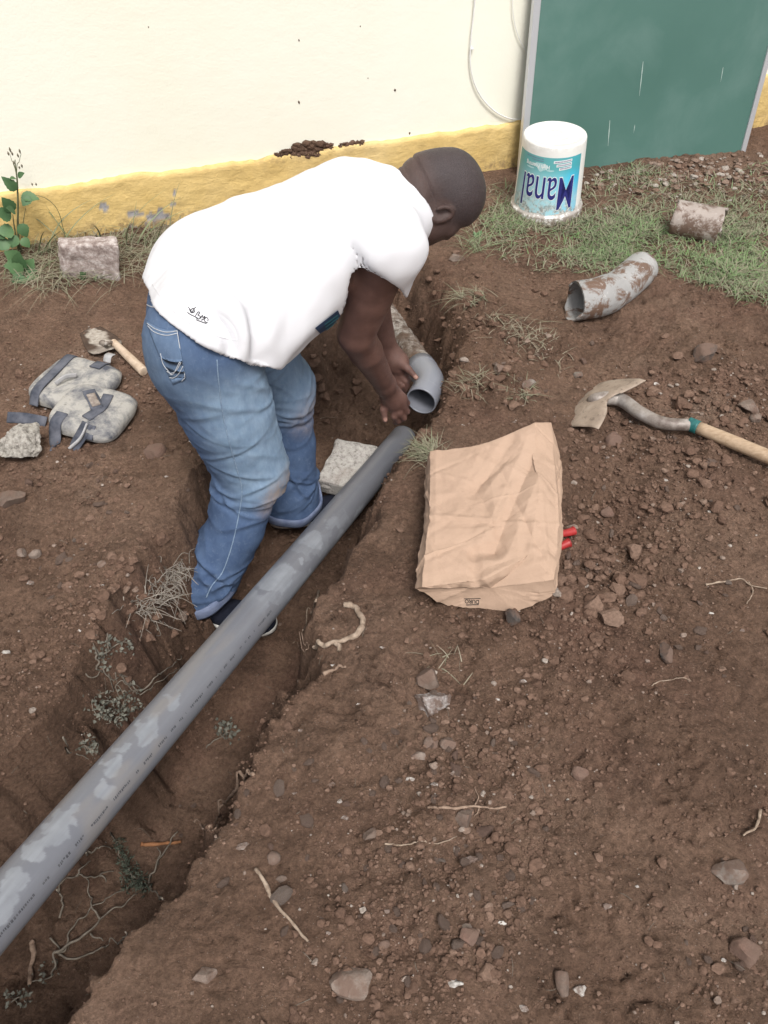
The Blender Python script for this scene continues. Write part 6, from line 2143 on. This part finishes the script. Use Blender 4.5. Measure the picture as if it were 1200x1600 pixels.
# dry matted grass along the foot of the wall on the left
n = 9000
X = RNG.uniform(-1.75, -0.55, n); Y = RNG.uniform(2.0, 3.1, n); Zg = gzv(X, Y)
u, v = in_px(X, Y, Zg, None)
wd = wall_dist(X, Y)
edge = 0.32 + 0.10 * vnoise(np.stack([X * 5, Y * 5, X * 0], -1), 1, 8) - 0.10 * sst(-1.0, -1.4, X) * 0
keep = (wd > 0.03) & (wd < edge + 0.06) & (RNG.random(n) < 0.75 * sst(edge + 0.06, edge - 0.1, wd))
X, Y, Zg = X[keep], Y[keep], Zg[keep]; m_ = len(X)
tone = np.clip(RNG.normal(0.24, 0.17, m_), 0, 0.8)
blades(X, Y, Zg - 0.003, RNG.uniform(0.03, 0.10, m_), RNG.uniform(0.0016, 0.0034, m_), RNG.uniform(0.6, 1.9, m_), tone, 'dry_grass', 'matted dry grass along the foot of the yellow band on the left', seg=5)
# taller blades in front of the yellow band
ul = np.array([75, 84, 92, 100, 108, 116, 122, 185, 192, 198, 205, 214, 222, 236, 245, 252, 258, 264, 270, 276, 200, 228, 60, 68, 150, 160, 130])
G = np.array([gpt(x, 396 - (x - 60) * 0.09) for x in ul])
m_ = len(ul)
blades(G[:, 0], G[:, 1], G[:, 2], RNG.uniform(0.12, 0.26, m_), RNG.uniform(0.0055, 0.0085, m_), RNG.uniform(0.2, 0.8, m_), RNG.uniform(0.35, 0.68, m_), 'tall_grass', 'tall arching grass blades standing in front of the yellow band', az=RNG.uniform(-1.0, 1.0, m_) + np.where(RNG.random(m_) < 0.3, math.pi, 0), seg=7)

def tuft(u, v, n, spread, h, tone, label, name='grass_tuft', lean=(0.5, 1.8), az=None, w=(0.0013, 0.0028), tsd=0.12):
    c = gpt(u, v)
    X = c[0] + RNG.normal(0, spread, n); Y = c[1] + RNG.normal(0, spread, n)
    Z = gzv(X, Y)
    return blades(X, Y, Z, RNG.uniform(0.4, 1.0, n) * h, RNG.uniform(*w, n), RNG.uniform(*lean, n), np.clip(RNG.normal(tone, tsd, n), 0, 1), name, label, None if az is None else RNG.normal(az, 0.9, n), kind='thing', cat='grass tuft', seg=5)
tuft(668, 708, 220, 0.020, 0.036, 0.27, 'dull grey-green grass tuft drooping over the end of the long grey pipe', az=2.6)
tuft(742, 600, 80, 0.028, 0.038, 0.14, 'dry tuft of rootlets on the bank right of the elbow')
tuft(818, 618, 55, 0.022, 0.036, 0.28, 'small faded tuft between the elbow and the shovel blade')
tuft(742, 470, 110, 0.030, 0.055, 0.22, 'straggly half-dry tuft on the trench edge right of the sleeve', az=3.3)
tuft(748, 384, 70, 0.03, 0.085, 0.5, 'straggly green tuft below the man\'s face')
tuft(800, 515, 110, 0.05, 0.04, 0.08, 'mat of dry rootlets on the bank below the broken pipe bend')
tuft(850, 540, 60, 0.05, 0.04, 0.06, 'thin dry rootlets above the shovel blade')
tuft(690, 1030, 18, 0.03, 0.03, 0.15, 'few dry straws lying beside the squarish brown stone')

# ------------------------------------------------------------------ tangles, roots, twigs
DRYM = simple('dry_straw', (0.22, 0.19, 0.155), (0.37, 0.33, 0.285), 60, 0.85)
ROOTM = simple('root_bark', (0.16, 0.105, 0.075), (0.30, 0.215, 0.16), 90, 0.9, 0.001)
PALER = simple('pale_root', (0.20, 0.145, 0.105), (0.36, 0.28, 0.215), 80, 0.9, 0.002)
ORNG = simple('orange_stick', (0.20, 0.085, 0.035), (0.30, 0.14, 0.065), 60, 0.85, 0.001)
STEMM = simple('dry_stem', (0.115, 0.095, 0.075), (0.21, 0.18, 0.145), 70, 0.9)
LEAFD = simple('wilted_leaf', (0.095, 0.095, 0.075), (0.185, 0.18, 0.15), 50, 0.85)
LEAFG = simple('needle_green', (0.055, 0.068, 0.048), (0.095, 0.11, 0.082), 50, 0.8)

def lay(pix, lift, wob=0.0, n=None, dz=None):
    """a polyline of pixels laid on the soil"""
    p = []
    for k, (u, v) in enumerate(pix):
        g = gpt(u, v)
        p.append(g + np.array([0, 0, lift + (dz[k] if dz else 0)]))
    n = n or max(12, 7 * len(pix))
    s = spline(p, n)
    if wob:
        s = s + wob * np.stack([vnoise(s, 60, 3), vnoise(s, 60, 4), 0.6 * vnoise(s, 60, 5)], -1)
    s[:, 2] = np.maximum(s[:, 2], gzv(s[:, 0], s[:, 1]) + 0.0005)
    return s
def twig(pix, r0, r1, mat, label, name, cat, branches=(), wob=0.002, lift=0.003):
    s = lay(pix, lift + r0 * 0.5, wob)
    n = len(s)
    rad = np.linspace(r0, r1, n) * (1 + 0.28 * vnoise(s, 110, 8))
    parts = [tube(s, rad, 8)]
    for bp, ra, rb in branches:
        b = lay(bp, lift + ra * 0.5, wob)
        parts.append(tube(b, np.linspace(ra, rb, len(b)), 6))
    v, f = join(parts)
    return tag(obj(name, v, f, mat), label, cat)
twig([(538, 948), (551, 950), (561, 960), (567, 975), (563, 988), (549, 998), (533, 1005), (522, 1006), (508, 1011), (491, 1019)], 0.0075, 0.0050, PALER, 'thick pale curled root lying on the lip of the trench', 'root', 'root', [([(525, 1006), (529, 1014), (528, 1021)], 0.006, 0.005)], 0.004)
twig([(401, 1359), (410, 1374), (419, 1391), (424, 1405), (440, 1424), (458, 1444), (474, 1462), (482, 1473)], 0.0042, 0.0022, PALER, 'long bent pale twig lying on the soil at the bottom', 'twig', 'twig')
twig([(498, 924), (494, 943), (487, 962), (479, 976), (474, 992)], 0.0032, 0.0014, PALER, 'thin wavy root on the trench floor right of the right shoe', 'root', 'root')
twig([(397, 1212), (380, 1222), (366, 1239), (352, 1255), (344, 1272), (330, 1296), (316, 1294), (303, 1284)], 0.0038, 0.0028, ROOTM, 'branched brown root hanging from the trench edge left of the flat bank', 'root', 'root', [([(349, 1258), (347, 1275), (340, 1292), (333, 1302)], 0.0028, 0.0012)], 0.003)
twig([(221, 1321), (240, 1322), (262, 1320), (284, 1317)], 0.0052, 0.0040, ORNG, 'short orange-brown stick on the trench floor', 'stick', 'stick', (), 0.0015, 0.006)
twig([(667, 1264), (690, 1264), (715, 1263), (745, 1262), (770, 1264), (790, 1262)], 0.0028, 0.0020, ROOTM, 'thin straight root lying across the crumbs of soil', 'root', 'root', [([(750, 1262), (746, 1272), (741, 1278)], 0.0018, 0.0008), ([(742, 1261), (747, 1246), (742, 1232)], 0.0016, 0.0008)])
twig([(600, 1321), (626, 1322), (652, 1318), (680, 1319), (712, 1309)], 0.0017, 0.0010, PALER, 'hair-thin pale root below the straight root', 'root', 'root')
twig([(1102, 915), (1122, 912), (1140, 909), (1158, 906), (1172, 916), (1198, 921)], 0.0026, 0.0014, PALER, 'pale forked root at the right edge above the bare soil', 'root', 'root', [([(1168, 910), (1176, 925), (1166, 945)], 0.002, 0.001)])
twig([(1188, 1268), (1183, 1285), (1176, 1297), (1160, 1306)], 0.0030, 0.0018, PALER, 'short pale crooked root at the far right edge', 'root', 'root')
twig([(1016, 1075), (1030, 1065), (1050, 1063), (1068, 1061), (1080, 1066)], 0.0013, 0.0008, PALER, 'fine pale root hair on the smooth soil', 'root', 'root')
twig([(316, 848), (322, 856), (327, 866), (331, 877)], 0.0040, 0.0026, ROOTM, 'short brown root stub behind the right shin', 'root', 'root')
twig([(458, 1006), (467, 1012), (473, 1019), (484, 1018)], 0.0016, 0.0008, ROOTM, 'thin kinked rootlet just below the trench edge beside the curled root', 'root', 'root', [([(467, 1012), (474, 1008), (482, 1014)], 0.0012, 0.0007)])
twig([(55, 1471), (53, 1490), (50, 1515), (48, 1540)], 0.0060, 0.0050, ROOTM, 'stubby upright brown root at the bottom left of the trench', 'root', 'root', (), 0.003)
twig([(500, 655), (512, 653), (528, 653)], 0.0012, 0.0008, PALER, 'tiny pale straw on the dark trench floor beside the concrete block', 'straw', 'straw')
twig([(505, 1055), (525, 1048), (540, 1044)], 0.0045, 0.0025, ROOTM, 'flat sliver of bark below the curled root', 'bark_sliver', 'bark')

def tangle(label, strands, leaves, name, cat, smat, lmat, r=0.0016, leaf=(0.006, 0.003), dzs=0.02, wob=0.006):
    c = gpt(*strands[0][0])
    t = thing(name, label, cat, c)
    ps = []
    for k, st in enumerate(strands):
        m = len(st)
        dz = [RNG.uniform(0.0, dzs) for _ in st]
        s = lay(st, 0.002, wob, 9 * m, dz)
        ps.append(tube(s, np.linspace(r * (1.4 if k == 0 else 1.0), r * 0.5, len(s)), 6))
    v, f = join(ps)
    obj('stems', v, f, smat, t)
    if leaves:
        V, Fs = [], []
        for (u, v_, su, sv, n) in leaves:
            for _ in range(n):
                g = gpt(RNG.normal(u, su), RNG.normal(v_, sv)) + np.array([0, 0, RNG.uniform(0.002, dzs * 1.2)])
                d = nrm(RNG.normal(size=3) * np.array([1, 1, 0.5])); s_ = nrm(np.cross(d, RNG.normal(size=3)))
                L, W_ = leaf[0] * RNG.uniform(0.6, 1.3), leaf[1] * RNG.uniform(0.7, 1.3)
                nn = np.cross(d, s_)
                b = len(V)
                V += [g, g + d * L * 0.45 + s_ * W_ + nn * 0.2 * L, g + d * L, g + d * L * 0.45 - s_ * W_ + nn * 0.2 * L, g + d * L * 0.5 - nn * 0.05 * L]
                Fs += [(b, b + 1, b + 4), (b + 1, b + 2, b + 4), (b + 2, b + 3, b + 4), (b + 3, b, b + 4)]
        lo = obj('leaves', np.array(V), Fs, lmat, t)
        lo['kind'] = 'stuff'
    return t
tangle('wilted weed sprig curling up the left side of the trench', [[(158, 1060), (160, 1040), (168, 1024), (185, 1015), (205, 1016), (213, 1024)], [(160, 1058), (178, 1072), (190, 1076)], [(168, 1024), (172, 1008), (168, 998)], [(135, 1060), (150, 1060), (160, 1058)]],
       [(182, 1020, 14, 5, 44), (165, 1038, 4, 9, 24), (208, 1020, 5, 6, 14), (172, 1060, 6, 7, 12)], 'uprooted_weed', 'weed', STEMM, LEAFD, 0.0018, (0.010, 0.0045), 0.05)
tangle('uprooted weed with a fan of roots lying against the far side of the grey pipe', [[(222, 1090), (250, 1070), (275, 1050), (288, 1035)], [(222, 1090), (205, 1080), (190, 1062), (200, 1061), (220, 1085)], [(222, 1090), (180, 1090), (155, 1092), (150, 1110), (165, 1135), (180, 1144)],
        [(222, 1090), (195, 1110), (186, 1130), (188, 1144)], [(205, 1095), (185, 1098), (170, 1103)], [(180, 1076), (200, 1082), (222, 1090)], [(222, 1092), (255, 1082), (285, 1050)]],
       [(165, 1112, 10, 10, 70), (195, 1112, 12, 12, 80), (215, 1108, 10, 10, 40), (180, 1130, 10, 8, 40)], 'uprooted_weed', 'weed', STEMM, LEAFD, 0.0016, (0.010, 0.004), 0.045)
tangle('small wilted clump of weed just showing beside the pipe on the trench floor', [[(110, 1187), (125, 1188), (140, 1189)], [(140, 1189), (145, 1172), (158, 1168)], [(140, 1187), (150, 1180), (160, 1178)]],
       [(148, 1177, 9, 7, 60)], 'uprooted_weed', 'weed', STEMM, LEAFD, 0.0015, (0.009, 0.004), 0.04)
tangle('pale leafy weed sprig lying on the trench floor right of the pipe', [[(322, 1172), (338, 1164), (350, 1158), (358, 1146), (366, 1134)], [(350, 1158), (346, 1146), (342, 1140)], [(355, 1152), (366, 1152), (372, 1150)]],
       [(358, 1146, 7, 9, 46), (344, 1144, 4, 5, 14), (366, 1148, 5, 4, 14)], 'weed_sprig', 'weed', STEMM, LEAFD, 0.0015, (0.013, 0.0048), 0.04)
tangle('dark feathery green sprig on the trench floor below the pipe', [[(185, 1322), (195, 1345), (205, 1365), (215, 1385), (230, 1392)], [(215, 1385), (222, 1378)], [(205, 1365), (196, 1385)]],
       [(192, 1335, 4, 9, 60), (203, 1360, 5, 9, 90), (216, 1383, 9, 8, 150), (228, 1392, 6, 5, 40)], 'weed_sprig', 'weed', STEMM, LEAFG, 0.0016, (0.013, 0.0011), 0.05)
tangle('bare branching root system spread over the trench floor at the lower left', [[(93, 1494), (110, 1480), (140, 1460), (160, 1440), (190, 1420), (216, 1398)], [(93, 1494), (103, 1488), (108, 1470), (125, 1448), (150, 1418), (190, 1392)], [(95, 1495), (125, 1497), (160, 1485), (185, 1475), (200, 1465)],
        [(160, 1440), (150, 1425), (142, 1400), (137, 1378)], [(94, 1440), (97, 1410), (100, 1388), (122, 1373), (140, 1378), (162, 1372), (180, 1362)], [(122, 1373), (130, 1360), (145, 1350)], [(160, 1372), (168, 1380)], [(133, 1337), (150, 1334), (165, 1332), (178, 1327)],
        [(235, 1385), (245, 1360), (258, 1335), (272, 1315), (280, 1305)], [(248, 1352), (252, 1340), (250, 1332)], [(82, 1470), (92, 1482), (94, 1494)], [(93, 1494), (92, 1515), (80, 1530), (58, 1540)], [(236, 1393), (250, 1404), (258, 1410)], [(142, 1460), (150, 1470), (162, 1478)]],
       [(75, 1520, 10, 10, 26)], 'root_system', 'roots', STEMM, LEAFD, 0.0026, (0.008, 0.0035), 0.030, 0.006)
tangle('small leafy scrap at the very bottom left of the trench', [[(20, 1565), (35, 1560), (45, 1552)], [(28, 1568), (22, 1558), (14, 1560)]], [(32, 1562, 12, 7, 34)], 'weed_sprig', 'weed', STEMM, LEAFD, 0.0014, (0.010, 0.004), 0.03)
# dry grass clump hanging over the left lip
cl = thing('dry_grass_clump', 'bleached clump of dead grass hanging over the left lip of the trench behind the shin', 'dry grass', gpt(245, 930))
ps = []
for k in range(190):
    f_ = RNG.uniform(0, 1)
    u, v = 285 - 70 * f_ + RNG.normal(0, 9), 885 + 75 * f_ + RNG.normal(0, 10)
    a = gpt(u, v); a[2] += 0.002
    L = RNG.uniform(0.02, 0.075)
    d = nrm(np.array([RNG.normal(0.35, 0.8), RNG.normal(-0.2, 0.8), RNG.uniform(0.0, 0.7)]))
    b = a + d * L * 0.5 + np.array([0, 0, 0.008]); c2 = a + d * L + np.array([RNG.normal(0, 0.015), RNG.normal(0, 0.015), -RNG.uniform(0.0, 0.035)])
    s = spline([a, b, c2], 7)
    ps.append(tube(s, np.linspace(0.0011, 0.0005, 7), 4, False))
v, f = join(ps)
o = obj('straws', v, f, DRYM, cl); o['kind'] = 'stuff'
ps = []
for st in ([(215, 935), (222, 955), (235, 970), (250, 975)], [(240, 960), (262, 985), (285, 1000)], [(228, 960), (250, 990), (245, 996)], [(197, 940), (197, 955), (180, 964)], [(290, 900), (288, 930), (270, 945)]):
    s = lay(st, 0.006, 0.006, 24, [RNG.uniform(0, 0.02) for _ in st])
    ps.append(tube(s, np.linspace(0.0014, 0.0006, 24), 5))
v, f = join(ps); obj('strands', v, f, DRYM, cl)['kind'] = 'stuff'
# scattered straw bits
ps = []
for k in range(130):
    u, v = RNG.uniform(10, 1190), RNG.uniform(480, 1590)
    if 640 < u < 885 and 655 < v < 960: continue
    if 300 < u < 700 and v < 900: continue
    g = gpt(u, v); a = RNG.uniform(0, 6.28); L = RNG.uniform(0.008, 0.03)
    d = np.array([math.cos(a), math.sin(a), 0])
    q = [g + np.array([0, 0, 0.004]), g + d * L * 0.5 + np.array([-d[1], d[0], 0]) * L * RNG.normal(0, 0.05) + np.array([0, 0, 0.005]), g + d * L + np.array([0, 0, 0.004])]
    q[2][2] = gz(q[2][0], q[2][1]) + 0.003
    ps.append(tube(spline(q, 6), np.full(6, RNG.uniform(0.0003, 0.0006)), 4))
v, f = join(ps)
tag(obj('straw_bits', v, f, STEMM), 'scattered bits of straw and rootlet on the soil', kind='stuff')

# ------------------------------------------------------------------ broad-leaved weeds by the wall
def leaf_mat():
    m = NT('weed_leaf', 0.55, 0.35)
    c = m.ramp(m.noise(18, 4), [(0.3, (0.040, 0.092, 0.038)), (0.7, (0.075, 0.145, 0.060))])
    m.base(c)
    m.bump(m.noise(60, 4), 0.001)
    return m.m
def leaf_mat2():
    m = NT('young_leaf', 0.55, 0.35)
    m.base(m.ramp(m.noise(20, 4), [(0.3, (0.060, 0.125, 0.050)), (0.7, (0.092, 0.165, 0.070))]))
    return m.m
LM, LM2 = leaf_mat(), leaf_mat2()
def leaf_shape(p, d, n, L, W_, bend=0.25, serr=0.06):
    d = nrm(d); s = nrm(np.cross(d, n)); n = np.cross(s, d)
    V, k = [], 11
    for i in range(k):
        t = i / (k - 1)
        w = W_ * (math.sin(math.pi * t ** 0.75) ** 0.9) * (1 + serr * (1 if i % 2 else -1)) + 0.0006
        c = p + d * L * t - n * bend * L * t * t
        V += [c - s * w + n * 0.22 * w, c, c + s * w + n * 0.22 * w]
    fs = []
    for i in range(k - 1):
        fs += [(3 * i, 3 * i + 1, 3 * i + 4, 3 * i + 3), (3 * i + 1, 3 * i + 2, 3 * i + 5, 3 * i + 4)]
    return np.array(V), fs
def weed(label, rootpx, stems, leaves, mat, wallgap, name='broadleaf_weed', buds=()):
    b = gpt(*rootpx)
    t = thing(name, label, 'weed', b)
    def at(u, v, g=None): return wall_hit(u, v, wallgap if g is None else g)
    ps = []
    for st, r in stems:
        p = [b + np.array([0, 0, -0.01])] + [at(u, v) for u, v in st]
        s = spline(p, 12 * len(p))
        ps.append(tube(s, np.linspace(r, r * 0.45, len(s)), 7))
    v, f = join(ps)
    obj('stem', v, f, simple('weed_stem', (0.06, 0.085, 0.04), (0.12, 0.12, 0.06), 40, 0.7), t)
    for (u, v_, du, dv, w, g) in leaves:
        p = at(u, v_, wallgap + g)
        e = at(u + du, v_ + dv, wallgap + g + 0.02)
        d = e - p
        nrmv = nrm(np.array([WNRM[0], WNRM[1], 0]) * 0.7 + np.array([RNG.normal(0, 0.25), RNG.normal(0, 0.2), 0.75]))
        L = np.linalg.norm(d)
        vv, ff = leaf_shape(p, d, nrmv, L, w * L, RNG.uniform(0.05, 0.35))
        obj('leaf', vv, ff, mat if RNG.random() < 0.7 else (LM if mat is LM2 else LM2), t)
    for (u, v_, h) in buds:
        p = at(u, v_)
        vv, ff = tube(np.array([p, p + np.array([0, 0, h * 0.5]), p + np.array([0, 0, h])]), [0.0012, 0.0035, 0.0008], 6)
        obj('bud', vv, ff, simple('bud', (0.10, 0.09, 0.06), (0.17, 0.14, 0.10), 40, 0.8), t)
    return t
weed('tall leafy green weed with a thin flowering stalk standing against the wall', (30, 402),
     [([(28, 360), (28, 320), (27, 285), (25, 268), (21, 255)], 0.0042), ([(22, 352), (20, 335)], 0.003), ([(36, 350), (40, 325)], 0.0022), ([(26, 275), (30, 252), (33, 240)], 0.0016), ([(25, 268), (19, 252), (15, 240)], 0.0014), ([(25, 262), (22, 258)], 0.001), ([(96, 380), (97, 350), (88, 325), (72, 310), (56, 305)], 0.0018)],
     [(26, 297, -19, -18, 0.30, 0.01), (33, 306, 27, 2, 0.33, 0.01), (46, 306, -11, 15, 0.42, 0.02), (22, 330, -18, -20, 0.34, 0.0), (18, 340, -24, -12, 0.42, 0.01), (24, 332, -14, -8, 0.4, 0.03), (30, 350, 14, 20, 0.44, 0.02), (22, 362, -26, -2, 0.44, 0.02), (26, 368, -10, 18, 0.45, 0.03), (16, 378, -24, 8, 0.4, 0.03), (28, 276, 8, -6, 0.3, 0.0), (24, 278, -8, 0, 0.28, 0.0), (34, 372, 12, 14, 0.45, 0.04), (8, 366, -14, 4, 0.4, 0.02)],
     LM, 0.09, buds=[(14, 243, 0.014), (17, 238, 0.018), (20, 243, 0.014), (32, 240, 0.016), (29, 246, 0.014), (35, 262, 0.012), (31, 264, 0.010), (51, 290, 0.010), (57, 290, 0.010), (22, 256, 0.008)])
weed('low bright green weed growing out of the soil below the tall weed', (38, 440),
     [([(36, 425), (30, 412)], 0.003), ([(40, 432), (46, 440)], 0.002)],
     [(36, 428, -22, -14, 0.40, 0.22), (34, 420, -6, -24, 0.42, 0.20), (38, 425, 12, -18, 0.4, 0.20), (38, 432, -8, 18, 0.44, 0.26), (42, 432, 24, 14, 0.38, 0.26), (38, 432, -20, 8, 0.42, 0.24), (42, 440, 2, 24, 0.42, 0.28), (34, 414, -28, 2, 0.4, 0.18), (40, 428, 16, -6, 0.4, 0.22), (30, 408, -20, -14, 0.45, 0.16)],
     LM2, 0.02, 'low_weed')
weed('small green weed in the dry grass below the concrete brick', (135, 470),
     [([(138, 455), (140, 440)], 0.002)],
     [(138, 440, -12, -14, 0.4, 0.30), (140, 440, 8, -18, 0.4, 0.30), (140, 452, 10, 12, 0.34, 0.34), (136, 452, -10, 14, 0.36, 0.34), (132, 446, -16, 4, 0.36, 0.32), (140, 456, -2, 20, 0.36, 0.36)],
     LM2, 0.02, 'low_weed')
gl_ = gpt(745, 372)
t = thing('seedling', 'single pale green leafed seedling on the trench edge below the head', 'seedling', gl_)
for du, dv, L in ((0.01, 0.0, 0.030), (-0.012, 0.01, 0.024), (0.012, -0.012, 0.022)):
    vv, ff = leaf_shape(gl_ + np.array([0, 0, 0.004]), np.array([du, dv, 0.018]), [0, -0.5, 0.8], L, 0.32 * L)
    obj('leaf', vv, ff, LM2, t)

# ------------------------------------------------------------------ pale gravel at the foot of the chalkboard
n = 800
U, Vp = RNG.normal(1065, 95, n), RNG.normal(276, 19, n)
G = np.array([Pz(u, v, 0) for u, v in zip(U, Vp)])
k_ = (wall_dist(G[:, 0], G[:, 1]) > 0.10) & (Vp > 240 + (1160 - U) * 0.14)
G = G[k_]
R = np.clip(RNG.lognormal(math.log(0.0075), 0.45, len(G)), 0.003, 0.020)
scatter(clod_shapes(2, 5, 1200), G[:, 0], G[:, 1], gzv(G[:, 0], G[:, 1]) + R * 0.2, R, np.clip(RNG.normal(0.84, 0.14, len(G)), 0.4, 1.0), 0.6, 'gravel', None, 'pale gravel and rubble scattered below the chalkboard')
